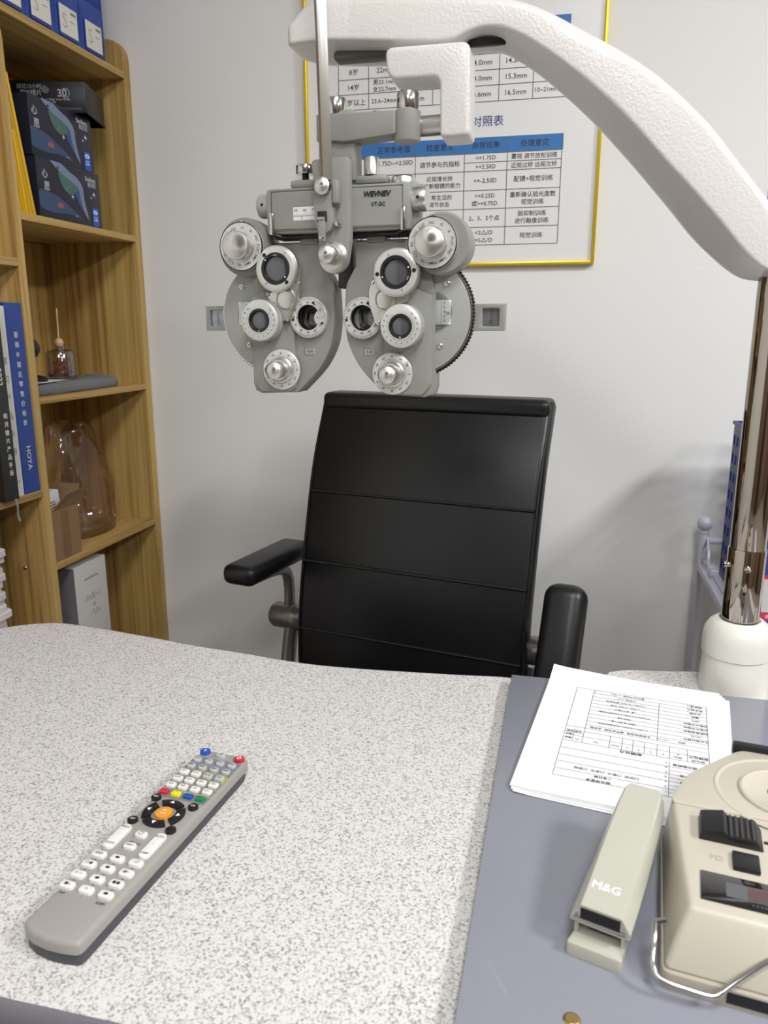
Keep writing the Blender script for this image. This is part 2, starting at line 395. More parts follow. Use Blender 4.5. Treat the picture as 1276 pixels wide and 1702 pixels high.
# ================================================================ BOOKCASE
XB, XK = -1.0593, -1.325         # front and back of the bookcase
bk = thing('bookcase', 'tall open pine bookcase with uneven shelves along the left wall', 'bookcase', (0, 0, 0))
def panel_side(y0, y1, top, nm):
    p = fillet([(XK, 0), (XB, 0), (XB, top), (XK, top)], [0, 0, .05, .05], 6)
    return MB().prism([(a, b) for a, b in p], -y1, -y0, .0015, FR).done(nm, WZ, bk)
panel_side(1.824, 1.8485, 1.8895, 'end_panel')
dv = panel_side(1.379, 1.3995, 1.8, 'divider')
MB().lathe([(0, .0015), (.0035, .002), (.005, 0)], T(-1.124, 1.379, .717) @ FR, 16).done('screw', M_STEEL, dv)
panel_side(.93, .95, 1.8895, 'end_panel')
MB().box(XK-.012, XK, .95, 1.824, .05, 1.8).done('back_panel', WZ, bk)
MB().box(XK, XB, .95, 1.824, 1.8005, 1.8155, .001).done('top_board', WY, bk)
for z in (1.44, 1.0775, .717, .36): MB().box(XK, XB-.0005, 1.3995, 1.824, z-.0075, z+.0075, .001).done('shelf', WY, bk)
for z in (1.3505, .8865, .42): MB().box(XK, XB-.0005, .95, 1.379, z-.0075, z+.0075, .001).done('shelf', WY, bk)
MB().box(XK, XB-.02, .95, 1.824, 0, .05).done('plinth', WY, bk)

# ---- magazine files on top
def magazine_file():
    r = thing('magazine_file', 'x', 'magazine file', (0, 0, 0), 0, 'blue magazine files on the bookcase')
    holes = [[(-.0385+i*.0085, .118), (-.0345+i*.0085, .118), (-.0405+i*.0085, .152), (-.0445+i*.0085, .152)] for i in range(1, 10)]
    holes = [h for h in holes if h[2][0] > -.044]
    slots = [[(-.0435, .035), (-.0415, .035), (-.0415, .1), (-.0435, .1)], [(.0415, .035), (.0435, .035), (.0435, .1), (.0415, .1)]]
    MB().holed([(-.046, 0), (.046, 0), (.046, .26), (-.046, .26)], holes+slots, .003, .0004, T(-.0015, 0, 0) @ SD).done('front', M_BLUEP, r)
    b = MB()
    for s in (-1, 1): b.box(-.215, -.0035, s*.0445-.0015, s*.0445+.0015, 0, .26)
    b.box(-.215, -.0035, -.043, .043, 0, .003); b.box(-.218, -.215, -.046, .046, 0, .12); b.done('body', M_BLUEP, r)
    MB().box(.0005, .003, -.033, .033, .016, .022, .0005).box(.0005, .0025, -.033, .033, .022, .0785).done('label_holder', mat('deep_blue_plastic', '1c3f9a', .35), r)
    c = MB().box(.003, .0036, -.031, .031, .0225, .078).done('label_card', mat('label_card_white', 'e3e2d8', .5), r)
    m_ = MB(); M = T(.0039, 0, 0) @ SD
    m_.text('S', .042, M @ T(-.014, .049, 0)); m_.ink('swirl_letter', mat('pale_grey_ink', 'b9b7ae', .6), c)
    m_ = MB(); m_.rect(.008, .027, .066, .0715, M); m_.rect(.004, .022, .052, .0535, M); m_.ink('small_print', mat('mid_grey_ink', '8b8982', .6), c)
    return r
files = ['blue magazine file on the bookcase top, beside the rounded end panel', 'blue magazine file second from the rounded end panel', 'blue magazine file third from the rounded end panel', 'blue magazine file farthest from the back wall']
mf = magazine_file(); mf.location = (XB-.028, 1.7475, 1.8157); mf['label'] = files[0]
for i in (1, 2, 3): dup(mf, (XB-.028, 1.7475-.0935*i, 1.8157), 0, files[i])

# ---- leaning yellow folders
def folder(yb, yt, zt, th, label, deep=.2):
    z0 = 1.4478
    r = thing('yellow_folder', label, 'folder', (0, 0, 0), 0, 'yellow folders leaning on the bookcase divider')
    d = Vector((yt-yb, zt-z0)).normalized(); n = Vector((d.y, -d.x))
    def sheet(a, b, m_, nm, x):
        q = [(yb+n.x*a, z0), (yb+n.x*b, z0), (yt+n.x*b, zt), (yt+n.x*a, zt)]
        MB().prism(q, x-deep, x, .0006, SD).done(nm, m_, r)
    sheet(0, -th*.45, M_YEL, 'cover', XB-.009)
    sheet(-th*.45, -th*.8, M_YELD, 'lining', XB-.012)
    sheet(-th*.8, -th, M_YEL, 'back_cover', XB-.009)
folder(1.4605, 1.4155, 1.70, .015, 'tall yellow folder leaning against the divider, beside the dark boxes')
folder(1.4365, 1.4170, 1.60, .013, 'yellow folder in the middle of the leaning three')
folder(1.4165, 1.4085, 1.512, .008, 'shortest yellow folder, right against the bookcase divider')

# ---- printed dark boxes
def lens_box(y0, y1, z0, z1, x, label):
    r = thing('lens_box', label, 'box', (0, 0, 0), 0, 'dark blue printed lens boxes')
    MB().box(x-.2, x, y0, y1, z0, z1, .0015).done('carton', M_NIGHT, r)
    M = lambda l=.0004: T(x+l, 0, 0) @ SD
    ox, oz, k = y1-.212, z0, 1.0
    P = lambda pts: [(ox+a*.001, oz+b*.001) for a, b in pts]
    clip = lambda pts: [(max(y0+.001, a), min(z1-.001, max(z0+.001, b))) for a, b in pts]
    MB().poly(clip(spl(P([(38, 116), (72, 115), (100, 104), (128, 95), (146, 78), (150, 50), (161, 14), (146, 26), (136, 52), (130, 74), (108, 84), (66, 98)]), 5, True)), M(.0006)).ink('pale_swoosh', mat('swoosh_blue', '76849f', .5), r)
    MB().poly(clip(spl(P([(108, 84), (130, 76), (138, 54), (150, 26), (130, 40), (116, 62)]), 5, True)), M(.0004)).ink('blue_swoosh', mat('swoosh_deep_blue', '3a5281', .5), r)
    MB().poly(clip(spl(P([(64, 97), (88, 92), (112, 84), (126, 76), (116, 62), (97, 57), (78, 66), (67, 80)]), 5, True)), M(.0005)).ink('green_planet', mat('planet_green', '47695f', .5), r)
    MB().poly(clip(spl(P([(-4, 52), (40, 50), (80, 38), (136, 12), (90, 16), (40, 13), (-4, 20)]), 5, True)), M(.0003)).ink('lower_swoosh', mat('swoosh_slate', '34496c', .5), r)
    MB().poly(circ(ox+.062, oz+.025, .011, 14)[0:8], M(.0005)).ink('coral_shell', mat('coral_print', '9a5450', .5), r)
    wv = MB()
    for q in range(4): 
        pts = spl(P([(150+q*3, 108), (160+q*4, 90), (158+q*4, 60), (172+q*3, 22)]), 5)
        for a_, b_ in zip(pts, pts[1:]): wv.line(a_, b_, .0006, M(.0002))
    wv.ink('fine_lines', mat('line_blue', '3b476b', .5), r)
    tx = MB(); W_ = lambda s, a, b, h, bo=.012: tx.text(s, h, M(.0006) @ T(ox+a*.001, oz+b*.001, 0), bo)
    W_('Stellest.', 178, 100, .0135); W_('星趣控.', 182, 89, .0105, .006); W_('心', 17, 86, .019, .006); W_('愿', 21, 62, .019, .004)
    for a, b, s_ in ((62, 104, 5), (107, 54, 6), (187, 70, 7), (176, 62, 4), (96, 72, 1.6), (88, 66, 1.6)):
        tx.poly([(ox+a*.001+math.cos(PI/2+i*PI/4)*s_*.001*(1 if i % 2 == 0 else .35), oz+b*.001+math.sin(PI/2+i*PI/4)*s_*.001*(1 if i % 2 == 0 else .35)) for i in range(8)], M(.0006))
    tx.text('★★···', .004, M(.0006) @ T(ox+.118, oz+.016, 0)); tx.ink('lettering', mat('silver_ink', 'c6cad2', .5), r)
    bd = MB().rect(ox+.176, ox+.2, oz+.002, oz+.041, M(.0006)).ink('blue_badge', mat('badge_blue', '1f58b8', .5), r)
    e_ = MB(); c = (ox+.188, oz+.032); ME = M(.0008)
    e_.poly([(c[0]-.009, c[1]), (c[0]-.004, c[1]-.0045), (c[0]+.004, c[1]-.0045), (c[0]+.009, c[1]), (c[0]+.004, c[1]+.0045), (c[0]-.004, c[1]+.0045)], ME)
    e_.text('essilor', .0055, ME @ T(ox+.188, oz+.022, 0), .01); e_.text('依视路', .0058, ME @ T(ox+.188, oz+.0155, 0), .02); e_.ink('eye_emblem', M_WINK, bd)
    MB().ring(.0016, .0031, M(.001) @ T(c[0], c[1], 0), 16).ink('iris', M_BINK, bd)
lens_box(1.467, 1.687, 1.4478, 1.5643, XB-.004, 'dark blue lens box printed with swoosh and stars, standing on the shelf')
lens_box(1.464, 1.677, 1.5646, 1.679, XB-.007, 'dark blue lens box stacked on another, under the black carton')
r = thing('black_carton', 'black carton with 67% lettering lying crooked on top of the lens boxes', 'box', (-1.0446, 1.633, 1.6794), 16.3)
MB().box(-.2, 0, 0, .133, 0, .0625, .0015).done('carton', mat('black_card', '15141c', .4), r)
MB().box(-.2, .001, -.001, .134, .0, .004).done('lid_edge', mat('black_card_edge', '0d0d12', .5), r)
M = T(0, -.0004, 0) @ FR
tx = MB(); tx.text('超过12小时', .0105, M @ T(-.118, .0515, 0), .003); tx.text('控®镜片', .0125, M @ T(-.115, .039, 0), .005); tx.text('效果平均达67%', .0135, M @ T(-.109, .0235, 0), .005)
tx.text('30', .021, M @ T(-.049, .039, 0), .02); tx.ring(.0085, .0098, M @ T(-.043, .039, 0), 24); tx.text('Essilor 依视路', .005, M @ T(-.048, .0265, 0), .01)
for k in range(-3, 4): tx.line((-.085-.009*math.cos(k*.4), .047+k*.0022), (-.085+.009*math.cos(k*.4), .047+k*.0022-.003), .0007, M)
tx.ink('lettering', mat('silver_grey_ink', 'aeb0b6', .5), r)
g_ = MB(); g_.rect(-.13, -.01, .006, .0105, M); g_.ink('footer_band', mat('footer_grey', '4a4c58', .5), r)

# ---- third compartment: pouch, papers, jar of dried flowers, ornament
def blob(pts_z, outline, zs, jit=0):
    secs = []
    c = Vector((sum(p[0] for p in outline)/len(outline), sum(p[1] for p in outline)/len(outline)))
    for f, z in zs: secs.append([(c.x+(p[0]-c.x)*f+random.uniform(-jit, jit), c.y+(p[1]-c.y)*f+random.uniform(-jit, jit), z+random.uniform(-jit, jit)) for p in outline])
    return secs
t = thing('felt_pouch', 'folded grey felt pouch lying on the bookcase shelf under the jar', 'pouch', (0, 0, 0))
ol = spl([(-1.075, 1.405), (-1.068, 1.52), (-1.072, 1.66), (-1.088, 1.742), (-1.14, 1.76), (-1.24, 1.72), (-1.27, 1.58), (-1.26, 1.43), (-1.16, 1.405)], 5, True)
MB().loft(blob(0, ol, [(.97, 1.0855), (1.0, 1.09), (1.0, 1.098), (.97, 1.106), (.8, 1.1105), (.4, 1.1112)], .0006)).done('body', M_CLOTH, t, 60)
for yy in (1.712, 1.726): MB().tube(spl([(-1.08, yy, 1.098), (-1.1, yy-.008, 1.108), (-1.15, yy-.01, 1.1125)], 4), .0035, 8).done('gathered_fold', M_CLOTH, t)
tag(MB().prism(spl([(-1.079, 1.408), (-1.088, 1.52), (-1.115, 1.602), (-1.15, 1.59), (-1.19, 1.5), (-1.18, 1.408)], 3, True), 1.1118, 1.1124).done('paper_slip', M_PAPER), 'loose white paper slip under the dried flower jar', 'paper')
t = thing('reed_jar', 'small glass jar of red dried flowers with ball stopper and reed', 'jar', (-1.118, 1.563, 1.1126))
MB().lathe([(0, .002), (.03, .002), (.032, .006), (.032, .055), (.028, .062), (.012, .066), (.011, .074), (.0105, .074), (.0105, .066), (.027, .061), (.0305, .055), (.0305, .007), (0, .005)], None, 32).done('glass', M_GLASS, t)
MB().lathe([(0, .0055), (.0298, .0055), (.0298, .013), (0, .013)], None, 28).done('scented_oil', mat('dark_red_oil', '5a1a14', .1, coat=.5), t)
fl = MB()
for k in range(150):
    a, rr, zz = random.uniform(0, 2*PI), random.uniform(0, .024), random.uniform(.013, .048)
    c = Vector((rr*math.cos(a), rr*math.sin(a), zz)); MR = T(*c) @ Matrix.Rotation(random.uniform(0, 3), 4, Vector((random.random(), random.random(), random.random()+.1)).normalized())
    fl._add([(0, 0, 0), (.008, .003, .002), (.009, 0, .004), (.004, -.004, .001)], [(0, 1, 2, 3)], MR)
o = fl.done('dried_flowers', mat('dried_red_petals', '9c4a32', .8, var=.45, vscale=90), t, 0); o['kind'] = 'stuff'
MB().lathe([(0, .07), (.006, .071), (.0095, .0775), (.0095, .083), (.006, .089), (0, .091)], None, 24).done('ball_stopper', mat('wooden_ball', 'c9a27a', .4), t)
MB().tube([(0, 0, .088), (.001, .001, .155)], .0013, 6).done('reed', mat('pale_reed', 'd9c39b', .7), t)
t = thing('ornament', 'small black ornament half hidden behind the divider, beside the jar', 'ornament', (-1.115, 1.463, 1.1126))
MB().lathe([(0, 0), (.026, 0), (.028, .004), (.022, .01), (.006, .014), (.005, .05), (0, .05)], None, 24).done('stand', M_BLK, t)
MB().lathe([(0, .049), (.01, .052), (.017, .064), (.017, .076), (.01, .088), (0, .091)], None, 24).done('head', M_BLK, t)

# ---- fourth compartment: carton, plastic bag
t = thing('cardboard_box', 'open brown cardboard box with taped front on the lower shelf', 'box', (0, 0, 0))
bx0, bx1, by0, by1, bz0, bz1 = -1.235, -1.064, 1.402, 1.4985, .7248, .838
b = MB()
for q in ((bx0, bx1, by0, by0+.003), (bx0, bx1, by1-.003, by1), (bx0, bx0+.003, by0+.003, by1-.003), (bx1-.003, bx1, by0+.003, by1-.003)): b.box(q[0], q[1], q[2], q[3], bz0, bz1)
b.box(bx0+.003, bx1-.003, by0+.003, by1-.003, bz0, bz0+.003); b.done('body', M_CARD, t)
MB().box(bx1, bx1+.0006, 1.435, 1.462, bz0+.002, bz1-.002).done('tape', M_TAPE, t)
q = [(by0+.006, bz1), (by1, bz1), (by1+.016, bz1+.04), (by0+.03, bz1+.034)]
b = MB(); v0 = [(bx1, q[0][0], q[0][1]), (bx1, q[1][0], q[1][1]), (bx1+.02, q[2][0], q[2][1]), (bx1+.02, q[3][0], q[3][1])]
b._add(v0+[(x-.003, y, z) for x, y, z in v0], [(0, 1, 2, 3), (7, 6, 5, 4), (0, 4, 5, 1), (1, 5, 6, 2), (2, 6, 7, 3), (3, 7, 4, 0)]); b.done('flap', M_CARD, t)
b = MB(); v0 = [(bx0, by1, bz1), (bx1, by1, bz1), (bx1-.012, by1+.03, bz1+.04), (bx0+.012, by1+.03, bz1+.04)]
b._add(v0+[(x, y-.003, z) for x, y, z in v0], [(0, 1, 2, 3), (7, 6, 5, 4), (0, 4, 5, 1), (1, 5, 6, 2), (2, 6, 7, 3), (3, 7, 4, 0)]); b.done('flap', M_CARD, t)
t = thing('product_packet', 'white packet with red print sticking out of the cardboard box', 'packet', (-1.11, 1.432, .84), 0)
MB().box(-.06, .03, -.02, .03, -.11, .035, .002, RX(8)).done('packet_body', M_PAPER, t)
p_ = MB(); MS = RX(8) @ T(.0304, 0, 0) @ SD
for k in range(5): p_.rect(-.014, .012, .012-k*.006, .0145-k*.006, MS)
p_.ink('red_print', mat('red_ink', 'b03a34', .6), t)
bg = MB(); n = 26; secs = []
for zi in range(11):
    f = zi/10; z = .7255+f*.27; sec = []
    for k in range(n):
        a = 2*PI*k/n; rr = 1+.16*math.sin(5*a+zi*.9)*f+.1*math.sin(9*a-zi*1.7)*f
        wy = (.11 if zi else .1)*(1-.45*f**2); wx = .062*(1-.35*f**2)
        sec.append((-1.165+wx*rr*math.cos(a)-.03*f, 1.66+wy*rr*math.sin(a)+.02*math.sin(f*3), z+.006*math.sin(4*a+zi)*f))
    secs.append(sec)
o = tag(bg.loft(secs).done('plastic_bag', M_BAG, None, 180), 'crumpled clear plastic bag standing behind the cardboard box', 'plastic bag')

# ---- bottom compartment: white box
t = thing('white_box', 'upright white card box with shaded side and scribbled logo, bottom of bookcase', 'box', (0, 0, 0))
MB().box(-1.24, -1.066, 1.466, 1.588, .3678, .692, .0015).done('carton', mat('white_card', 'c4c1be', .5), t)
MB().box(-1.239, -1.068, 1.4652, 1.466, .369, .691).done('shaded_side', mat('shaded_card', '77757a', .6), t)  # shade on the box's near face, put in as a darker colour
p_ = MB(); M = T(-1.0656, 0, 0) @ SD
p_.text('wonderful love', .009, M @ T(1.527, .655, 0), .012)
for pts in ([(1.50, .60), (1.505, .615), (1.51, .6), (1.515, .612), (1.52, .6), (1.527, .618), (1.53, .6), (1.54, .612), (1.55, .603), (1.556, .615)], [(1.525, .585), (1.53, .592), (1.528, .582), (1.536, .588)], [(1.515, .562), (1.525, .575), (1.53, .56), (1.54, .574), (1.545, .562), (1.552, .57)]):
    pts = spl(pts, 4)
    for a_, b_ in zip(pts, pts[1:]): p_.line(a_, b_, .0011, M)
p_.ink('scribbled_logo', M_GINK, t)

# ---- near compartment: books and a stack of booklets
def book(y0, y1, z1, x, depth, m_, name, label, lean=0):
    r = thing(name, label, 'book', (x, (y0+y1)/2, .8942), 0, 'catalogues standing in the bookcase')
    h = z1-.8942; w2 = (y1-y0)/2
    MB().box(-depth, 0, -w2, -w2+.0015, 0, h, .0005).box(-depth, 0, w2-.0015, w2, 0, h, .0005).box(-.0015, 0, -w2+.0015, w2-.0015, 0, h).done('cover', m_, r)
    MB().box(-depth+.004, -.0015, -w2+.0016, w2-.0016, .003, h-.003).done('pages', M_PAPER, r)
    return r, h
def column(r, s, z, pitch, size, m_, bold=.01, rot=0, dy=0, name='spine_lettering'):
    b = MB()
    for i, ch in enumerate(s): b.text(ch, size, T(.0004, dy, z-i*pitch) @ SD @ RZ(rot), bold)
    b.ink(name, m_, r)
r, h = book(1.326, 1.3745, 1.273, XB-.002, .21, mat('royal_blue_cover', '123f94', .35, coat=.2), 'catalogue', 'blue catalogue with white lettering, against the bookcase divider')
column(r, '豪雅®建议零售价格表', .318, .0193, .0125, M_WINK, .006)
MB().text('HOYA', .0175, T(.0004, .001, .072) @ SD @ RZ(-90), .004).ink('publisher_lettering', M_WINK, r)
r, h = book(1.295, 1.3245, 1.2665, XB-.002, .21, mat('white_cover', 'd9d8d4', .4), 'catalogue', 'white catalogue with grey lettering, between blue and black ones')
column(r, '蔡司产品手册', .268, .0355, .017, mat('spine_grey_ink', '77777a', .6), .0)
MB().text('2021', .0085, T(.0004, -.001, .03) @ SD, .0).ink('year_lettering', M_GINK, r)
r, h = book(1.252, 1.292, 1.255, XB+.012, .21, mat('black_cover', '101014', .3, coat=.3), 'catalogue', 'black catalogue with white lettering, jutting out beside the white one')
column(r, '明月镜片产品手册', .165, .0158, .0115, M_WINK, .016, 0, .006)
MB().text('2022', .017, T(.0004, .003, .24) @ SD @ RZ(-90), .01).ink('year_lettering', M_WINK, r)
b = MB(); pts = spl([(.001, .008, .002), (.004, .0075, -.012), (.001, .0095, -.03), (.003, .011, -.044)], 4)
for a_, c_ in zip(pts, pts[1:]): b._add([(a_[0], a_[1]-.003, a_[2]), (a_[0], a_[1]+.003, a_[2]), (c_[0], c_[1]+.003, c_[2]), (c_[0], c_[1]-.003, c_[2])], [(0, 1, 2, 3)])
b.done('ribbon_marker', mat('grey_ribbon', '8f8c86', .7), r)
base = None
for k in range(31):
    if base is None:
        base = thing('booklet', 'thin pale booklet in the ragged stack on the bottom shelf', 'booklet', (0, 0, 0), 0, 'stacked pale booklets in the bookcase')
        e = spl([(-.2, -.14), (0, -.14), (.002, -.03), (-.002, .05), (0, .1), (-.012, .13), (-.1, .138), (-.2, .136)], 3, True)
        MB().prism(e, 0, .0105, .002).done('pages', mat('pinkish_paper', 'd9ced0', .8, var=.05, vscale=40, stretch=(1, 1, 30)), base)
        MB().prism([(a*1.004, c_*1.004) for a, c_ in e], .0107, .0121, .0003).done('cover', mat('pale_cover', 'e6e1e3', .6), base)
        o = base
    else: o = dup(base)
    if k == 30: o['label'] = 'topmost pale booklet of the ragged stack on the bottom shelf'
    o.location = (XB-.012+random.uniform(-.006, .006), 1.131+random.uniform(-.007, .007), .4278+k*.01275); o.rotation_euler[2] = random.uniform(-.03, .03)

# ================================================================ DESK
def top_with_trim(name, label, outline, z, th):
    t = thing(name, label, 'desk' if name == 'desk' else 'table', (0, 0, 0))
    MB().prism(outline, z-th, z).done('tabletop', M_SPK, t)
    n = len(outline); area = sum(outline[i][0]*outline[(i+1) % n][1]-outline[(i+1) % n][0]*outline[i][1] for i in range(n))
    sgn = 1 if area > 0 else -1; secs = []
    for i, p in enumerate(outline):
        a, b = Vector(outline[i-1]), Vector(outline[(i+1) % n]); d = (b-a).normalized(); nn = Vector((d.y, -d.x))*sgn
        secs.append([(p[0]+nn.x*o, p[1]+nn.y*o, z+h) for o, h in ((-.0005, -.0004), (.003, -.0008), (.0055, -.004), (.007, -.012), (.007, -th+.01), (.005, -th+.002), (-.0005, -th))])
    MB().loft(secs+[secs[0]], False).done('edge_trim', M_EDGE, t)
    return t
ol = [(.45, .388), (.56, .40), (.57, .45), (.57, .93), (.55, .955), (.2, .958), (.05, .966)]
ol += spl([(.0, .985), (-.0524, 1.003), (-.12, .9965), (-.1775, .991), (-.263, .984), (-.3338, .982), (-.392, .9875), (-.4542, .997), (-.535, 1.006), (-.5939, 1.0165), (-.6744, 1.029), (-.7349, 1.0375), (-.7927, 1.0405), (-.8297, 1.0295), (-.8533, 1.0154), (-.873, .9975), (-.9, .965), (-.918, .92), (-.922, .87)], 4)
ol += [(-.922, .45), (-.90, .40), (-.86, .388)]
ds = top_with_trim('desk', 'speckled grey and white laminate desk with grey edge, under the remote', ol, .75, .032)
MB().box(-.85, -.83, .45, .9, 0, .718).done('side_panel', M_BOARD, ds); MB().box(.5, .52, .45, .9, 0, .718).done('side_panel', M_BOARD, ds)
MB().box(-.83, .5, .70, .715, .25, .718).done('modesty_panel', M_BOARD, ds)
ol = spl([(.2, .968), (.115, .972), (.083, .99), (.0748, 1.0213), (.0802, 1.05), (.0882, 1.0582), (.1136, 1.0685), (.1548, 1.0745), (.21, 1.085), (.27, 1.095)], 4) + [(.56, 1.095), (.58, 1.075), (.58, .985), (.56, .968)]
st = top_with_trim('side_table', 'small speckled table with rounded end carrying the white arm stand', ol, .75, .03)
MB().box(.15, .5, .99, 1.06, .02, .72, .004).done('pedestal', M_EDGE, st); MB().box(.1, .55, .98, 1.085, 0, .02, .004).done('foot', M_EDGE, st)
ib = thing('instrument_board', 'blue grey laminate board lying on the right of the desk', 'board', (0, 0, .7501))
MB().box(-.0508, .46, .392, .9835, 0, .0149, .0012).done('panel', M_BOARD, ib)
MB().lathe([(0, .0011), (.0012, .0008), (.0035, .0016), (.0055, .001), (.0062, 0), (0, 0)], T(.0271, .4483, .0149), 20).done('brass_screw', mat('brass', 'b8a06a', .3, metal=.9), ib)
BZ = .7652

# ---------------------------------------------------------------- papers
def sheet(name, label, rz, ox, oy, z, curl, group=None):
    r = thing(name, label, 'paper', (ox, oy, z), rz, group); b = MB(); nx, ny = 12, 16; vs = []
    for j in range(ny+1):
        for i in range(nx+1):
            x, y = .21*i/nx, .297*j/ny
            c = max(0, (y-.255)/.042)*max(0, 1-x/.12)*curl + max(0, (.02-x)/.02)*.0012
            vs.append((x, y, c))
    b._add(vs, [(j*(nx+1)+i, j*(nx+1)+i+1, (j+1)*(nx+1)+i+1, (j+1)*(nx+1)+i) for j in range(ny) for i in range(nx)])
    g = bmesh.ops.extrude_face_region(b.bm, geom=b.bm.faces[:]); bmesh.ops.translate(b.bm, verts=[v for v in g['geom'] if isinstance(v, bmesh.types.BMVert)], vec=(0, 0, .00025))
    b.done('sheet', M_PAPER, r, 60); return r
pl = ['lowest blank sheet of the paper pile on the grey board', 'blank sheet second from the bottom of the paper pile', 'blank sheet in the middle of the paper pile', 'blank sheet directly under the printed form']
for k, (dx, dy, rz) in enumerate(((.003, -.007, -9.0), (.001, -.0045, -8.4), (.001, -.0018, -7.9), (-.0005, -.0008, -7.6))):
    sheet('paper_sheet', pl[k], rz, -.0339+dx, .7134+dy, BZ+.0004+k*.0006, 0, 'papers under the form')
fm = sheet('exam_form', 'printed eye examination form on top of the paper pile, upside down', -7.5, -.0339, .7134, BZ+.0029, .006)
g = MB(); MF = T(0, 0, .0006); U = lambda s: s*.001
def H(x0, x1, y, w_=.00042): g.line((U(x0), U(y)), (U(x1), U(y)), w_, MF)
def V(x, y0, y1): g.line((U(x), U(y0)), (U(x), U(y1)), .00042, MF)
for y in (250, 137, 125, 111, 94, 79, 65, 50, 36): H(37.5, 193, y)
for k in range(1, 12): H(59 if k < 11 else 37.5, 193, 250-k*9.5)
H(37.5, 59, 131)
for y in (43.5, 57.5, 72, 86.5): H(152.3, 193, y)
V(37.5, 36, 250); V(193, 36, 250); V(59, 111, 250); V(138.7, 146, 241)
for x in (48, 88.5, 102, 113.5, 126, 139.3, 152.4, 170.8): V(x, 111, 137)
V(152.4, 36, 105); V(61, 241, 250); V(120, 241, 250); V(176, 241, 250)
g.ink('form_rules', M_INK, fm)
tx = MB()
def tt(s, x, y, h=.0042, b=.0): tx.text(s, h, MF @ T(U(x), U(y), .0001) @ RZ(180), b)
for k, s in enumerate(('裸眼视力', '矫正视力', '主导眼', '瞳距', 'NPC', '远距水平隐斜', '近距水平隐斜', '远距垂直隐斜', 'AC/A', '正负相对调节')): tt(s, 180, 246-k*9.5, .0045, .01)
for k, s in enumerate(('集合近点检查  6-10cm', '正常值 ±1△', '(+0.25D~+0.75D) 调节反应', '-1.75D~-2.50D 正常', '1▲  BO 5▲/D', '(+2.00D~+2.50D) 3.50D调节范围', '视近 8▲', '视远 ▲·BO 1▲', '+1.75D~+2.50D / 正负相对调节')): tt(s, 100, 245-k*10.2, .0042, .004)
tt('立体视觉检查  调节灵敏度  主导眼', 98, 150, .0045, .01); tt('裸眼', 165, 150); tt('OD', 148, 150, .004); tt('OS', 141, 150, .004)
for s, x in (('PD', 74), ('ADD', 95), ('V', 108), ('A', 120), ('C', 132.5), ('S', 146)): tt(s, x, 117, .0045)
tt('配镜处方', 112, 107, .006, .015); tt('R', 161, 122); tt('L', 161, 131); tt('眼别', 161, 116, .0042); tt('配镜处方', 182, 122, .005, .01); tt('验光师', 182, 115, .0045, .006)
tt('PH', 53, 117, .004); tt('瞳距', 43, 118, .004, .01); tt('镜片', 43, 127, .004, .01); tt('右眼 左眼', 48, 134, .004, .01)
tt('□近视  □散光  □老花  □弱视', 90, 57, .005, .004); tt('复查日期', 88, 46.5, .0045, .012); tt('验光师签字', 84, 38.5, .005, .014)
for k in range(7): tt(str(7-k)+'.', 149, 101-k*9.5, .004)
for y, s in ((99, '视功能检查'), (79, '备注'), (66, '建议')): tt(s, 168, y, .005, .012)
tx.ink('form_lettering', M_INK, fm)

# ---------------------------------------------------------------- remote control
rm = thing('remote_control', 'long grey remote control with white, black and coloured keys on the desk', 'remote control', (-.358, .431, .7502), -5.1)
cx = -6
def RP(L): return [((a+cx)*.001, b*.001) for a, b in L]
ends = [(-29, 4), (-28.2, .5), (-25.5, -2), (-14, -6.5), (0, -8.5), (14, -8), (25.5, -6), (28.2, -4), (29, 0)]
MB().prism(RP(ends+[(29, 258), (27, 265), (22, 268), (-22, 268), (-27, 265), (-29, 258)]), .0112, .0222, .0045, None, 3).done('top_shell', M_REM, rm)
MB().prism(RP([(a*.965, b*.97+1.5) for a, b in ends]+[(27, 255), (25, 262), (20, 264.5), (-20, 264.5), (-25, 262), (-27, 255)]), .0, .0116, .001).done('base_shell', M_REMD, rm)
Z0 = .0222
pr = MB(); RM_ = T(0, 0, Z0+.0002)
pr.rect(-.0345, .0205, .1765, .2525, RM_); pr.ink('printed_panel', mat('panel_slate', '77797c', .5), rm)
pr = MB()
for y in (.2133, .201, .189): pr.rect(-.0205, .0205, y-.0008, y+.0008, T(0, 0, Z0+.0004))
pr.rect(-.0213, -.0205, .1888, .2275, T(0, 0, Z0+.0004)); pr.rect(.0185, .0205, .214, .2275, T(0, 0, Z0+.0004)); pr.rect(-.0205, .0205, .2262, .2275, T(0, 0, Z0+.0004)); pr.ink('printed_lines', mat('lime_print', 'a8ac3c', .5), rm)
def key(pts, m_, h=.003, bev=.001): return MB().prism(pts, Z0-.0005, Z0+h, bev).done('key', m_, rm)
def rrect(x, y, w_, h_, r): return fillet([(x-w_/2, y-h_/2), (x+w_/2, y-h_/2), (x+w_/2, y+h_/2), (x-w_/2, y+h_/2)], r, 3)
kc = [U(v) for v in (-28, -14.3, -.5, 13.3)]
KL = MB(); KD = MB(); KW = MB()
kt = lambda B, s, x, y, h, z=.0032, b=.01, w_=None: B.text(s, h, T(x, y, Z0+z), b, w_)
key(circ(-.028, .2608, .0058, 18), mat('blue_key', '1d4fb0', .4)); key(circ(.0148, .2585, .0058, 18), mat('red_key', 'b81f33', .4)); kt(KW, 'S', -.028, .2608, .006); KW.ring(.0018, .0026, T(.0148, .2585, Z0+.0032), 14); KW.rect(.0144, .0152, .2585, .262, T(0, 0, Z0+.0033))
key(rrect(-.0075, .2585, .0105, .0055, .0027), M_GKEY); kt(KL, '↗', -.0075, .2585, .006)
rows = [(.2455, 'ggggg'), (.2325, 'gggg')]
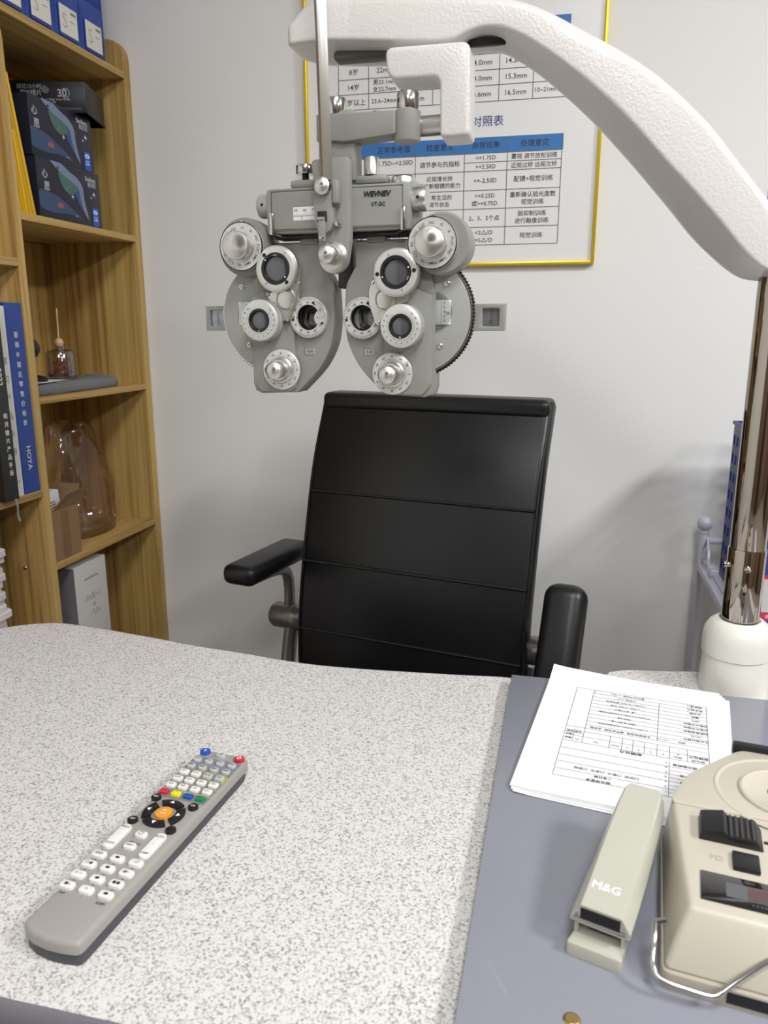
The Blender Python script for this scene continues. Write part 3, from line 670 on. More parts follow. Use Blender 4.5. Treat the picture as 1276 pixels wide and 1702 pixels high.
for y in (.245, .2325):
    for x in kc: key(rrect(x, y, .0088, .0072, .003), M_GKEY); kt(KL, 'TNO' if y > .24 else '测试', x, y, .003)
txt = (('0.1', '0.12', '0.15', '0.2'), ('0.25', '0.3', '0.4', '0.5'), ('0.6', '0.8', '1.0', '1.2'))
for j, y in enumerate((.2197, .2073, .1952)):
    for i, x in enumerate(kc): key(rrect(x, y, .0098, .0075, .002), M_GKEY if (j == 0 and i > 1) else M_WKEY); kt(KL, txt[j][i], x, y, .0036)
for x, c in zip(kc, ('c0283c', 'e2d21e', '1f4f9e', '167a52')): key(rrect(x, .1828, .0098, .0068, .0015), mat('key_'+c, c, .45))
for x, y, s in ((-.0296, .1715, 'ESC'), (.0137, .169, 'OK'), (-.0298, .134, 'SET'), (.013, .1318, '')):
    key(circ(x, y, .0051, 16), M_BLK)
    if s: kt(KW, s, x, y, .0032)
rc = (-.0078, .1515)
for q in range(4):
    a0 = q*PI/2+PI/4+.12; a1 = a0+PI/2-.24
    pts = [(rc[0]+.0205*math.cos(a0+(a1-a0)*k/8), rc[1]+.0205*math.sin(a0+(a1-a0)*k/8)) for k in range(9)]+[(rc[0]+.0118*math.cos(a1-(a1-a0)*k/8), rc[1]+.0118*math.sin(a1-(a1-a0)*k/8)) for k in range(9)]
    key(pts, M_BLK, .0032)
    am = (a0+a1)/2; c = (rc[0]+.0158*math.cos(am), rc[1]+.0158*math.sin(am))
    KW.poly([(c[0]+.0027*math.cos(am+2*PI*k/3), c[1]+.0027*math.sin(am+2*PI*k/3)) for k in range(3)], T(0, 0, Z0+.0034))
key(circ(rc[0], rc[1], .0085, 22), mat('orange_key', 'd8952c', .4), .0036); kt(KW, 'OK', rc[0], rc[1]+.002, .0036, .0038); kt(KW, 'MENU', rc[0], rc[1]-.0022, .003, .0038)
key(rrect(-.028, .1092, .0105, .034, .005), M_WKEY); key(rrect(.0104, .1075, .0105, .034, .005), M_WKEY)
kt(KL, 'PROG', -.028, .1215, .0032); kt(KL, '·', -.028, .111, .006); kt(KL, '○OFF', -.028, .098, .0036); kt(KL, 'AUTO', .0104, .119, .0034); kt(KL, '·', .0104, .108, .006); kt(KL, 'LAMP', .0104, .0955, .0034)
key(rrect(-.0088, .1178, .0115, .0075, .003), M_WKEY); key(rrect(-.0088, .101, .0115, .0075, .003), M_WKEY); kt(KL, '▢', -.0088, .1178, .006, b=0); kt(KL, 'HELP', -.0088, .101, .0034); kt(KD, '返回  R/G', -.0088, .107, .003, .0004)
sy = (('◎◎', '●', '∴◇'), ('○●', '⬮', '◍⊢'), ('＋－', '◆', '■■'), ('■▪', '×', '⬬'))
for j, y in enumerate((.0832, .0698, .0562, .0428)):
    for i, x in enumerate((-.0276, -.0086, .0104)):
        key(rrect(x, y, .0132, .0078, .0028), M_WKEY)
        kk = KL
        if sy[j][i] in '●⬮⬬◆': kk.poly([(x+.0022*math.cos(k*PI/7), y+.0014*math.sin(k*PI/7)) for k in range(14)], T(0, 0, Z0+.0032))
        else: kt(KL, sy[j][i], x, y, .0042, b=0)
        if j < 3: KD.rect(x-.001, x+.001, y-.0062, y-.0054, T(0, 0, Z0+.0004))
kt(KD, 'PAP', -.027, .0352, .0034, .0004); kt(KD, '▾', -.0086, .035, .003, .0004); kt(KD, 'SLEEP', .0112, .0346, .0036, .0004)
KL.ink('key_lettering', M_INK, rm); KD.ink('case_lettering', M_INK, rm); KW.ink('white_lettering', M_WINK, rm)

# ---------------------------------------------------------------- stapler
sp = thing('stapler', 'glossy beige desktop stapler lying beside the cream eye meter', 'stapler', (.0453, .509, BZ), -17)
MB().prism(fillet([(-.0215, -.009), (.0205, -.009), (.0185, .02), (.0165, .125), (.010, .136), (-.010, .136), (-.0165, .125), (-.0175, .02)], .003), 0, .011, .0025).done('base', M_STAP, sp)
secs = []
for y, zt, zb, wt, wb in ((.004, .0355, .02, .0150, .0225), (.03, .040, .0235, .0152, .0225), (.06, .0455, .028, .0155, .0222), (.09, .0515, .0335, .0156, .0215), (.12, .0575, .039, .0152, .0205), (.138, .0605, .043, .0142, .0192), (.147, .0600, .0455, .0122, .0172), (.152, .0565, .0475, .0095, .014)):
    secs.append([(-wb, y, zb), (-wb, y, zb+.004), (-wt-.0015, y, zt-.0015), (-wt, y, zt), (wt, y, zt), (wt+.0015, y, zt-.0015), (wb, y, zb+.004), (wb, y, zb)])
MB().loft(secs).done('handle', M_STAP, sp, 25)
b = MB()
for s in (-1, 1): b.prism([(.004, .01), (.03, .01), (.03, .024), (.016, .03), (.004, .028)], s*.0175-.0015, s*.0175+.0015, .0005, SD)
b.done('hinge_cheeks', M_STAP, sp)
MB().box(-.0148, .0148, .0030, .0045, .0258, .0335).done('handle_opening_shade', M_BLKM, sp)  # black plate painted in for the shade of the hollow under the handle
MB().tube([(-.0195, .0025, .0235), (.0195, .0025, .0235)], .0022, 12).done('hinge_pin', M_STEEL, sp)
MB().box(-.0095, .0095, .008, .138, .0135, .0235, .001).done('staple_channel', mat('dark_steel', '4a4a4a', .35, metal=.8), sp)
MB().box(-.0055, .0055, .012, .06, .0235, .03).done('spring_block', M_BLK, sp)
MB().text('M&G', .0105, T(-.002, .027, .0396) @ RX(10.0), .012).ink('logo_lettering', M_WINK, sp)

# ---------------------------------------------------------------- pupil distance meter
pm = thing('pupil_distance_meter', 'cream handheld pupil distance meter with black slider and dark display', 'eye meter', (.1, .505, BZ), -8)
bo = [(-.0085, -.0155), (.1785, -.0155), (.184, .14), (.172, .19), (.122, .253), (.048, .253), (-.002, .19), (-.014, .14)]
to = [(.0056, .0066), (.1645, .0066), (.179, .14), (.1655, .185), (.118, .247), (.052, .247), (.0045, .185), (-.009, .14)]
tb = bmesh.new(); va = [tb.verts.new((x, y, .0142)) for x, y in bo]; vb = [tb.verts.new((x, y, .055)) for x, y in to]
tb.faces.new(va[::-1]); tb.faces.new(vb)
for i in range(8): tb.faces.new((va[i], va[(i+1) % 8], vb[(i+1) % 8], vb[i]))
bmesh.ops.bevel(tb, geom=tb.edges[:], offset=.004, segments=3, profile=.5, affect='EDGES', clamp_overlap=True)
b = MB(); b.merge(tb); b.done('housing', M_CREAM, pm, 35)
MB().prism(fillet([(x*1.01-.001, y*1.008-.0015) for x, y in bo], .008), 0, .0145, .002).done('base_tray', mat('cream_base', 'a89f90', .45), pm)
MB().prism(fillet([(-.0075, .133), (.1775, .133)]+to[2:], [.002, .002, .012, .012, .01, .01, .012, .012]), .0546, .0568, .0012).done('eye_cover', M_CREAM, pm)
ZT = .055
MB().lathe([(.0545, .0016), (.0562, .0029), (.058, .0029), (.0596, .0016)], T(.085, .178, ZT), 56).done('outer_ring', M_CREAM, pm)
MB().lathe([(.012, -.001), (.0145, .0018), (.033, .0028), (.0355, .0046), (.0375, .0040), (.0385, .0016)], T(.085, .178, ZT), 48).done('eyepiece_dish', M_CREAM, pm)
MB().lathe([(0, .0022), (.0135, .0022), (.014, .0026), (.0145, .0018)], T(.085, .178, ZT), 32).done('eyepiece_lens', M_BLK, pm)
MB().box(.045, .125, .2455, .2575, .048, .0615, .003).done('brow_rest', M_BLK, pm)
sl = MB().prism([(.013, 0), (.014, .0075), (.031, .0115), (.035, .0075), (.0555, .0075), (.061, 0)], -.1195, -.0885, .001, T(0, 0, ZT) @ FR).done('slider', M_BLK, pm)
b = MB()
for k in range(5): b.tube([(.0365+k*.0042, .0895, ZT+.0078), (.0365+k*.0042, .1185, ZT+.0078)], .0013, 8)
b.done('grip_ridges', mat('dark_grey_grip', '3a3638', .5), sl)
MB().box(.062, .135, .1005, .104, ZT-.001, ZT+.0004).done('slider_slot', M_BLKM, pm)
MB().box(.037, .0565, .058, .0795, ZT-.001, ZT+.0035, .0012).done('push_button', M_BLK, pm)
MB().text('PD', .0085, T(.0255, .069, ZT+.0003), .0).ink('relief_shade_letters', mat('relief_shade_cream', 'aaa390', .5), pm)  # flat letters; the darker cream imitates the shade of embossing
dw = MB().box(.0135, .15, .0165, .049, ZT-.001, ZT+.0012, .0006).done('display_window', mat('display_black', '0e0e12', .08, coat=1), pm)
MB().rect(.031, .14, .0245, .0405, T(0, 0, ZT+.0014)).ink('display_bezel', mat('display_grey', '4c4f52', .2, coat=.6), dw)
MB().rect(.046, .14, .026, .039, T(0, 0, ZT+.0016)).ink('red_filter', mat('display_red', '4a2226', .12, coat=1), dw)
b = MB(); b.text('R  IGHT', .0032, T(.046, .0445, ZT+.0015)); b.text('1 2 3 4', .0036, T(.053, .0205, ZT+.0015)); b.ink('display_lettering', M_GINK, dw)
MB().box(.034, .14, -.0176, -.0165, .0035, .0125).done('base_window', M_BLK, pm)
MB().tube(spl([(-.016, .004, .036), (-.0155, -.008, .030), (-.0155, -.018, .0205), (-.0125, -.0235, .0158), (-.006, -.0255, .0142), (.008, -.0258, .0132), (.021, -.0258, .0128), (.027, -.0245, .0135), (.032, -.0205, .0165), (.045, -.0125, .026), (.062, -.0045, .038), (.085, .0, .046)], 4), .0021, 10).done('wire_bail', M_STEEL, pm)
MB().tube([(-.016, .004, .036), (-.0085, .006, .0385)], .0021, 8).done('bail_pivot', M_STEEL, pm)

# ================================================================ WHITE METAL RACK AND WHAT IT HOLDS
rk = thing('metal_rack', 'white metal rack with ball finial against the back wall, behind the chrome pole', 'rack', (0, 0, 0))
for x, y in ((.3225, 1.8), (.9, 1.8), (.3225, 1.22), (.9, 1.22)):
    MB().tube([(x, y, 0), (x, y, .776 if y > 1.5 else .70)], .0105, 16).done('post', M_RACK, rk)
    if y > 1.5: MB().lathe([(0, .772), (.011, .774), (.012, .778), (.008, .781)]+[(.0172*math.sin(a), .7965-.0172*math.cos(a)) for a in [.5+k*(PI-.5)/9 for k in range(10)]], T(x, y, 0), 24).done('ball_finial', M_RACK, rk)
for x in (.3225, .9): MB().box(x-.008, x+.008, 1.22, 1.8, .688, .7035, .002).done('side_rail', M_RACK, rk); MB().tube([(x, 1.22, .44), (x, 1.8, .44)], .007).done('lower_rail', M_RACK, rk)
for y in (1.22, 1.8): MB().tube([(.3225, y, .695), (.9, y, .695)], .008).done('cross_rail', M_RACK, rk); MB().tube([(.3225, y, .44), (.9, y, .44)], .007).done('lower_rail', M_RACK, rk)
MB().tube([(.3225, 1.8, .757), (.9, 1.8, .757)], .0075).done('back_rail', M_RACK, rk)
MB().box(.331, .892, 1.228, 1.792, .698, .7045).done('shelf_plate', M_RACK, rk)
def scroll(flip=1):
    p = []
    for k in range(14): a = k*.5; r_ = .004+.0013*k; p.append((.3225, 1.768+r_*math.cos(a)*.8, .738+r_*math.sin(a)))
    p += [(.3225, 1.752, .775), (.3225, 1.735, .760), (.3225, 1.715, .730), (.3225, 1.700, .712)]
    for k in range(8): a = PI*.9+k*.6; p.append((.3225, 1.690+.010*math.cos(a), .716+.011*math.sin(a)))
    return p
MB().tube(scroll(), .0026, 8).done('scrollwork', M_RACK, rk)

bk_ = thing('slotted_basket', 'tall navy blue slotted plastic basket standing on the white rack', 'basket', (0, 0, .7047))
def slots(w_, h_, nx, nz):
    return [[(i*w_/nx+w_/nx*.22, j*h_/nz+h_/nz*.25), (i*w_/nx+w_/nx*.78, j*h_/nz+h_/nz*.25), (i*w_/nx+w_/nx*.78, j*h_/nz+h_/nz*.78), (i*w_/nx+w_/nx*.22, j*h_/nz+h_/nz*.78)] for i in range(nx) for j in range(nz)]
def wall(w_, M, nm): MB().holed([(0, 0), (w_, 0), (w_, .33), (0, .33)], [[(a, b+.008) for a, b in s] for s in slots(w_, .305, int(w_/.03), 8)], .004, .0006, M).done(nm, M_NAVY, bk_)
wall(.27, T(.348, 1.45, 0) @ SD, 'side_wall'); wall(.27, T(.662, 1.45, 0) @ SD, 'side_wall'); wall(.31, T(.35, 1.452, 0) @ FR, 'front_wall'); wall(.31, T(.35, 1.718, 0) @ FR, 'rear_wall')
MB().box(.35, .66, 1.454, 1.716, 0, .004).done('bottom', M_NAVY, bk_)
for q in ((.343, .667, 1.446, 1.452), (.343, .667, 1.718, 1.724), (.343, .35, 1.452, 1.718), (.66, .667, 1.452, 1.718)): MB().box(q[0], q[1], q[2], q[3], .326, .333, .001).done('rim', M_NAVY, bk_)
pk = thing('striped_packet', 'blue and white carton with red stripes, right of the chrome pole', 'box', (.343, 1.35, .7047))
MB().box(0, .2, 0, .09, 0, .215, .0015).done('carton', mat('carton_white', 'cfccc6', .5), pk)
MF_ = T(0, -.0004, 0) @ FR; MF2 = T(-.0004, 0, 0) @ Matrix(((0, 0, -1, 0), (-1, 0, 0, 0), (0, 1, 0, 0), (0, 0, 0, 1)))
for M, u0, u1 in ((MF_, 0, .2), (MF2, -.09, 0)):
    MB().rect(u0, u1, 0, .034, M).rect(u0, u1, .115, .215, M).ink('blue_band', mat('band_blue', '2c3a8c', .45), pk)
    MB().rect(u0, u1, .034, .049, M).rect(u0, u1, .108, .115, M).ink('red_band', mat('band_red', 'b8344a', .45), pk)
b = MB()
for k in range(14): b.ring(0, .0035, T(0, -.0003, 0) @ MF_ @ T(.012+k*.0135, .0415, 0), 10)
b.ink('pale_dots', mat('dot_pink', 'd99aa0', .5), pk)
MB().text('多多', .028, T(0, -.0003, 0) @ MF_ @ T(.03, .145, 0), .02).ink('carton_lettering', M_NAVY, pk)

# ================================================================ OFFICE CHAIR
ch = thing('office_chair', 'black padded leather office chair with silver arm frames behind the desk', 'chair', (-.262, 1.48, 0), -11)
path = spl([(-.075, .44), (-.085, .55), (-.075, .68), (-.045, .82), (-.005, .96), (.04, 1.06), (.052, 1.088)], 4)
def back_sec(y, z, w_, th, n=(0, 1)):
    k = .014; r = []
    for a, b in ((-w_+k, -th), (w_-k, -th), (w_-.004, -th+.004), (w_, -th+k), (w_, th-k), (w_-.004, th-.004), (w_-k, th), (-w_+k, th), (-w_+.004, th-.004), (-w_, th-k), (-w_, -th+k), (-w_+.004, -th+.004)): r.append((a, y+b*n[0], z+b*n[1]))
    return r
secs = []
for i, (y, z) in enumerate(path):
    a = path[max(0, i-1)]; b = path[min(len(path)-1, i+1)]; d = Vector((b[0]-a[0], b[1]-a[1])).normalized(); nrm = (d.y, -d.x)
    e = min(i, len(path)-1-i)
    secs.append(back_sec(y, z, .240-.006*(e == 0), .024-(.012 if e == 0 else 0), nrm))
bkr = MB().loft(secs).done('backrest', M_LEATH, ch, 50)
for s in (-1, 1): MB().tube([(s*.2355, y-.0215, z-.004) for y, z in path], .0032, 8).done('piping', M_LEATH, bkr)
b = MB()
for zz in (.62, .76, .9): 
    y = min(path, key=lambda p: abs(p[1]-zz))[0]
    b.tube([(-.233, y-.0235, zz), (.233, y-.0235, zz)], .003, 8)
b.done('quilting_seams', M_LEATH, bkr)
MB().box(-.2365, .2365, .012, .082, 1.060, 1.096, .013, None, 4).done('top_bolster', M_LEATH, ch)
MB().box(-.232, .232, -.52, -.05, .425, .495, .022, None, 4).done('seat', M_LEATH, ch)
MB().box(-.16, .16, -.42, -.1, .40, .426, .005).done('seat_plate', M_BLK, ch)
MB().tube([(0, -.27, .10), (0, -.27, .40)], .025, 20).done('gas_lift', M_SILV, ch)
MB().lathe([(0, .075), (.05, .075), (.05, .105), (.03, .12), (0, .12)], T(0, -.27, 0), 24).done('base_hub', M_SILV, ch)
for k in range(5):
    a = k*2*PI/5+.3; u_ = Vector((math.cos(a), math.sin(a), 0))
    leg = MB().tube([Vector((0, -.27, .095))+u_*.03, Vector((0, -.27, .09))+u_*.15, Vector((0, -.27, .068))+u_*.29], [.02, .018, .013], 10).done('base_leg', M_SILV, ch)
    MB().lathe([(0, -.011), (.02, -.011), (.024, -.006), (.024, .006), (.02, .011), (0, .011)], T(*(Vector((0, -.27, .0245))+u_*.285)) @ RZ(math.degrees(a)) @ RX(90), 18).done('caster', M_BLK, leg)
for s, nm in ((-1, 'left'), (1, 'right')):
    fr = MB().tube(spl([(s*.2, -.1, .43), (s*.27, -.1, .45), (s*.28, -.075, .55), (s*.272, -.06, .64)], 5), .016, 12).done('arm_frame', M_SILV, ch)
    MB().lathe([(0, -.002), (.022, -.002), (.0275, .006), (.0275, .030), (.0285, .031), (.0285, .034), (.0275, .035), (.0275, .075), (.022, .083), (0, .083)], T(s*(.232 if s > 0 else .243), -.06, .62 if s < 0 else .635) @ RZ(90 if s > 0 else -90) @ RX(90), 28).done('arm_joint', M_SILV, ch)
    if s < 0:
        MB().tube(spl([(s*.285, -.06, .63), (s*.285, -.06, .70), (s*.285, -.09, .735), (s*.285, -.2, .745)], 4), .012, 12).done('arm_frame', M_SILV, ch)
        MB().box(s*.285-.036, s*.285+.036, -.25, -.02, .745, .785, .016, None, 4).done('armrest', M_LEATH, ch)
    else:
        MB().box(-.038, .038, -.034, .03, -.12, .13, .026, T(s*.303, -.115, .655) @ RX(-24), 5).done('armrest', M_LEATH, ch)
        MB().tube(spl([(s*.25, -.06, .60), (s*.252, -.075, .56), (s*.26, -.08, .52), (s*.27, -.09, .46)], 4), .017, 12).done('arm_frame', M_SILV, ch)

# ================================================================ ARM STAND
sd = thing('arm_stand', 'white hammered swing arm on chrome pole and white base at the right', 'instrument arm', (.241, 1.04, .7502))
sx, sy, sz = .241, 1.04, .7502
MB().lathe([(0, 0), (.0435, 0), (.0418, .045), (.0415, .052), (.0432, .0535), (.0436, .072), (.042, .085), (.037, .094), (.030, .0995), (.0255, .1005), (.0252, .098), (0, .098)], None, 56).done('base_column', M_ARMS, sd)
MB().lathe([(0, .1), (.0232, .1), (.0235, .1015), (.0235, .197), (.0231, .198), (0, .198)], None, 48).done('lower_sleeve', M_CHROME, sd)
MB().lathe([(0, .1975), (.0222, .1975), (.0224, .199), (.0224, .655), (.0205, .6585), (0, .6585)], None, 48).done('pole', M_CHROME, sd)
for a in (-97, -168):
    d = Vector((math.cos(math.radians(a)), math.sin(math.radians(a)), 0))
    M = Matrix.Translation(d*.0228+Vector((0, 0, .1755))) @ d.to_track_quat('Z', 'Y').to_matrix().to_4x4()
    MB().lathe([(0, .0025), (.0019, .0025), (.002, .0055), (.0037, .006), (.004, .005), (.004, 0), (0, 0)], M, 18).done('clamp_screw', M_STEEL, sd)
ARM = [(-0.3471, 1.588, -0.3464, 1.5599, -0.3474, 1.5611), (-0.3206, 1.609, -0.3089, 1.5623, -0.3216, 1.5545), (-0.2589, 1.61, -0.244, 1.5569, -0.2582, 1.5494), (-0.2011, 1.6063, -0.1859, 1.5519, -0.1964, 1.5459), (-0.1588, 1.6027, -0.1518, 1.5507, -0.1587, 1.548), (-0.124, 1.5985, -0.1331, 1.5574, -0.1291, 1.5546), (-0.083, 1.5908, -0.1118, 1.5619, -0.0962, 1.5522), (-0.0455, 1.5768, -0.087, 1.5581, -0.0629, 1.5334), (0.0006, 1.5514, -0.0538, 1.5409, -0.0296, 1.5082), (0.0524, 1.5217, -0.0123, 1.5122, 0.015, 1.469), (0.0928, 1.4929, 0.0293, 1.4786, 0.0601, 1.4225), (0.1401, 1.4493, 0.0642, 1.4455, 0.1018, 1.3767), (0.176, 1.4074, 0.0953, 1.4125, 0.1399, 1.333), (0.2086, 1.3686, 0.1277, 1.3795, 0.1662, 1.3081), (0.2271, 1.3459, 0.1618, 1.3425, 0.1883, 1.2903), (0.2408, 1.3233, 0.1884, 1.3114, 0.2061, 1.2817), (0.2492, 1.3039, 0.2127, 1.2908, 0.2299, 1.2793), (0.2534, 1.2941, 0.2395, 1.2865, 0.2564, 1.2803)]
ARM = [tuple(v) for v in ARM]
yf, ym, yb = .988, 1.045, 1.072
def sec(v, sh=1):
    """one cross-section of the arm: rounded top and front, a crease, then the sloping underside"""
    P = [Vector(p) for p in ((v[0], yb, v[1]-.001), (v[0], yf, v[1]), (v[2], yf, v[3]), (v[4], ym+.006, v[5]), (v[4], yb, v[5]+.004))]
    out = []; rad = (.014, .016, .005, .006, .008)
    for i, p in enumerate(P):
        a, b = P[i-1], P[(i+1) % 5]; u = a-p; w2 = b-p; d1 = min(rad[i], u.length*.45); d2 = min(rad[i], w2.length*.45)
        A, B = p+u.normalized()*d1, p+w2.normalized()*d2
        for k in range(6): t = k/5; out.append(A*(1-t)**2+p*2*t*(1-t)+B*t*t)
    c = sum(P, Vector())/5
    return [tuple(c+(p-c)*sh-Vector((sx, sy, sz))) for p in out]
dense = spl(ARM, 4) if False else []
for i in range(len(ARM)-1):
    g = lambda k: ARM[max(0, min(len(ARM)-1, k))]
    p0, p1, p2, p3 = g(i-1), g(i), g(i+1), g(i+2)
    for k in range(4):
        t = k/4; dense.append(tuple(.5*(2*b_+(c_-a_)*t+(2*a_-5*b_+4*c_-d_)*t*t+(3*b_-a_-3*c_+d_)*t**3) for a_, b_, c_, d_ in zip(p0, p1, p2, p3)))
dense.append(ARM[-1])
sh_ = lambda v, dx: [q+(dx if i % 2 == 0 else 0) for i, q in enumerate(v)]
secs = [sec(sh_(ARM[0], -.0095), .45), sec(sh_(ARM[0], -.0085), .68), sec(sh_(ARM[0], -.006), .85), sec(sh_(ARM[0], -.003), .95)]+[sec(v) for v in dense]
secs += [sec(sh_(ARM[-1], d), f) for d, f in ((.014, 1.0), (.028, .95), (.038, .83), (.044, .6), (.046, .35))]
am = MB().loft(secs).done('swing_arm', M_ARM, sd, 60)
MB().lathe([(0, .003), (.0225, .003), (.0245, 0), (.0245, -.004), (0, -.004)], T(-.1135-sx, 1.021-sy, 1.5545-sz) @ RX(180) @ RX(14) @ Matrix.Diagonal((1, .62, 1, 1)), 36).done('cable_hole_shade', M_BLKM, sd)  # proud black disc that stands in for the shade inside the hole
MB().box(-.301, -.232, 1.012, 1.037, 1.5475, 1.5565, .003, T(-sx, -sy, -sz)).done('slide_slot_shade', mat('slot_shade_grey', '5f5d5a', .6), sd)  # solid block, its dark grey painted for the shade of a recess
bp = fillet([(-.2255, 1.5415), (-.1255, 1.5415), (-.1235, 1.4425), (-.1588, 1.442), (-.1600, 1.5070), (-.2215, 1.5070)], [.011, .011, .006, .006, .009, .013], 5)
MB().prism([(x-sx, z-sz) for x, z in bp], 0, .047, .007, T(0, 1.013-sy, 0) @ FR, 3).done('hanger_bracket', M_ARM, sd)

# ================================================================ PHOROPTER
ph = thing('phoropter', 'grey manual phoropter with dials and lens turrets hanging from the white arm', 'phoropter', (-.2848, .985, 1.2597), -4)
ZS = .935
def S0(f=0): return T(0, -f*.001, 0) @ FR
def S(x, z, f): return T(x*.001, -f*.001, z*.001) @ FR @ Matrix.Diagonal((1, 1/ZS, 1, 1))          # sheet frame on the instrument: across, up, forward (mm)
def mirror(L, s): return L if s > 0 else [(-a, b) for a, b in L][::-1]
def turned(name, r0, r1, length, x, z, f, m_=M_ALU, cone=6.5, par=None, ser=True):
    k = .001
    prof = [(0, 0), (r0*k, 0), (r0*k, .0012)]
    if ser: prof += [(r1*k*.97, .0012), (r1*k*.97, .002)]
    prof += [(r1*k, .003), (r1*k, (length-.8)*k), ((r1-.8)*k, length*k), (0, (length+cone)*k)]
    return MB().lathe(prof, S(x, z, f), 48).done(name, m_, par or ph, 22)
INK1 = MB()       # dial lettering of the whole instrument, flat print
def polar(B, s, r, deg, x, z, f, size, flip=False, bold=.004):
    a = math.radians(deg); B.text(s, size*.001, S(x+r*math.sin(a), z+r*math.cos(a), f) @ RZ(-deg+(180 if flip else 0)), bold)
def ticks(B, r0, r1, n, x, z, f, w_=.3, a0=0, a1=360, long_every=3, extra=1.2):
    for k in range(n):
        a = math.radians(a0+(a1-a0)*k/n); d = Vector((math.sin(a), math.cos(a))); e = extra if k % long_every == 0 else 0
        B.line((d.x*(r0-e)*.001, d.y*(r0-e)*.001), (d.x*r1*.001, d.y*r1*.001), w_*.001, S(x, z, f))
OUT = [(18, 77.5), (18, 45), (10.5, 32), (4.5, 19), (2.6, -6), (2.6, -32), (8, -62), (25, -94), (56, -127), (112, -130), (122, -115), (122, 8), (108, 77.5)]
for s in (-1, 1):
    side = 'left' if s < 0 else 'right'
    dx_, dz_ = (-131, 72) if s < 0 else (122, 68.5)
    DX = -9 if s < 0 else 0
    ax = -45 if s < 0 else 29; az = -24 if s > 0 else -23
    sh = lambda L: [(a+DX*.001, b) for a, b in L]
    o = spl(OUT[1:9], 4); o = [OUT[0]]+o+[(110, -130), (119, -126), (122, -115)]+OUT[11:]
    o = sh(mirror(mm([tuple(p) for p in o]), s))
    hs = mm([(a, az+(b-az)/ZS) for a, b in circ(ax, az, 16.2, 32)])
    pl_ = MB().holed(o, [hs], .034, .003, S0(-17)).done('lens_housing', M_PGREY, ph)
    # raised spine, dial housing
    sp_ = sh(fillet(mirror(mm([(57, 14), (100, 14), (119, 4), (119, -112), (108, -127), (66, -127), (57, -120)]), s), .003))
    MB().prism(sp_, 0, .005, .003, S0(0)).done('raised_spine', M_PGREY, ph)
    MB().lathe([(0, -.03), (.035, -.03), (.0365, -.012), (.0365, .003), (.034, .0062), (0, .0062)], S(s*131, dz_, 6), 48).done('dial_housing', M_PGREY, ph)
    # power disc behind with knurled rim
    g = []
    for k in range(220):
        a = 2*PI*k/220; r_ = .0785 if k % 2 else .0768; g.append((r_*math.cos(a), r_*math.sin(a)))
    ah = [circ((ax-s*92-DX)*.001, (az+20)*.001*ZS, .0166, 28)]
    MB().holed(g, ah, .007, .0005, S(s*92+DX, -20, -17)).done('knurled_rim', M_BLKM, ph)
    MB().holed(circ(0, 0, .0735, 72), ah, .021, .001, S(s*92+DX, -20, -16.5)).done('power_disc', M_PGREY2, ph)
    MB().lathe([(.0735, .003), (.0742, .0042), (.0755, .0042), (.0758, .002), (.0735, .002)], S(s*92+DX, -20, -13), 72).done('rim_band', M_STEEL, ph)
    for x, z in ((136, 20), (128, -61)): MB().lathe([(0, .0012), (.0014, .0008), (.0018, .002), (.0038, .0014), (.0044, 0)], S(s*x+DX, z, -6), 20).done('disc_screw', M_ALU2, ph)
    # window of the power disc
    wx0 = 121 if s > 0 else -151
    w_ = MB().box(wx0*.001, (wx0+20)*.001, .0045, .0065, -.033, -.001, .0008).done('power_window', M_PAPER, ph)
    b = MB()
    for k, q in enumerate('75432'): b.text(q, .0042, S(wx0+12, -5-k*5.6, -4.3), .006)
    b.line(((wx0+8)*.001, -.033), ((wx0+8)*.001, -.001), .0003, S0(-4.3)); b.ink('window_numbers', M_INK, w_)
    MB().text('50', .0052, S(wx0+16.5, -18, -4.3), .004).ink('red_number', mat('dark_red_ink', '8a3030', .6), w_)
    MB().lathe([(0, 0), (.024, 0), (.024, .0012), (0, .0012)], S(s*119+DX, -16, -5), 32, PI if False else 2*PI).done('window_cover', M_GLASS, ph)
    # dial with function letters
    MB().lathe([(0, 0), (.0296, 0), (.030, .001), (.030, .0075), (.0292, .0085), (0, .0085)], S(dx_, dz_, 12), 56).done('function_dial', M_SCALE, ph)
    MB().lathe([(.0291, .0084), (.0296, .009), (.0303, .0085), (.0303, .0065)], S(dx_, dz_, 12), 56).done('dial_rim', M_BLK, ph)
    names = ['OC', 'O', 'R', 'P135°', 'P45°', 'WMV', 'WMH', 'OL', '+.12', 'PH', '10△I', '±.50'] if s > 0 else ['OC', 'O', 'R', 'P45°', 'P135°', 'RMV', 'RMH', 'RL', '+.12', 'PH', '6△U', '±.50']
    off = -2 if s > 0 else -22
    for k, q in enumerate(names): polar(INK1, q, 24.6, off+k*30, dx_, dz_, 20.7, 4.6, bold=.002)
    turned('function_knob', 18.5, 17.6, 19, dx_+.5, dz_, 20.5)
    MB().lathe([(0, .003), (.0022, .003), (.003, .0015), (.003, 0)], S(dx_, dz_+32.5, 12), 14).done('index_pin', M_STEEL, ph)
    # aperture with axis ring, barrel and lens
    b = MB().lathe([(.0158, 0), (.0160, .0035), (.0250, .0035), (.0258, .0028), (.0258, -.0052)], S(ax, az, 5), 64); b.done('aperture_scale', M_SCALE, ph)
    MB().lathe([(.0162, .0038), (.0166, .0005), (.0162, -.004), (.0152, -.006), (.0152, -.016), (.0128, -.017), (.0128, -.026), (.0106, -.027), (.0106, -.044 if s < 0 else -.085), (.0135, -.046 if s < 0 else -.087)], S(ax, az, 5), 48).done('aperture_barrel', M_BLK, ph)
    MB().lathe([(.0129, -.0152), (.0124, -.0142), (.0118, -.0152), (.0118, -.0165)], S(ax, az, 3), 40).done('barrel_ring', M_ALU2, ph)
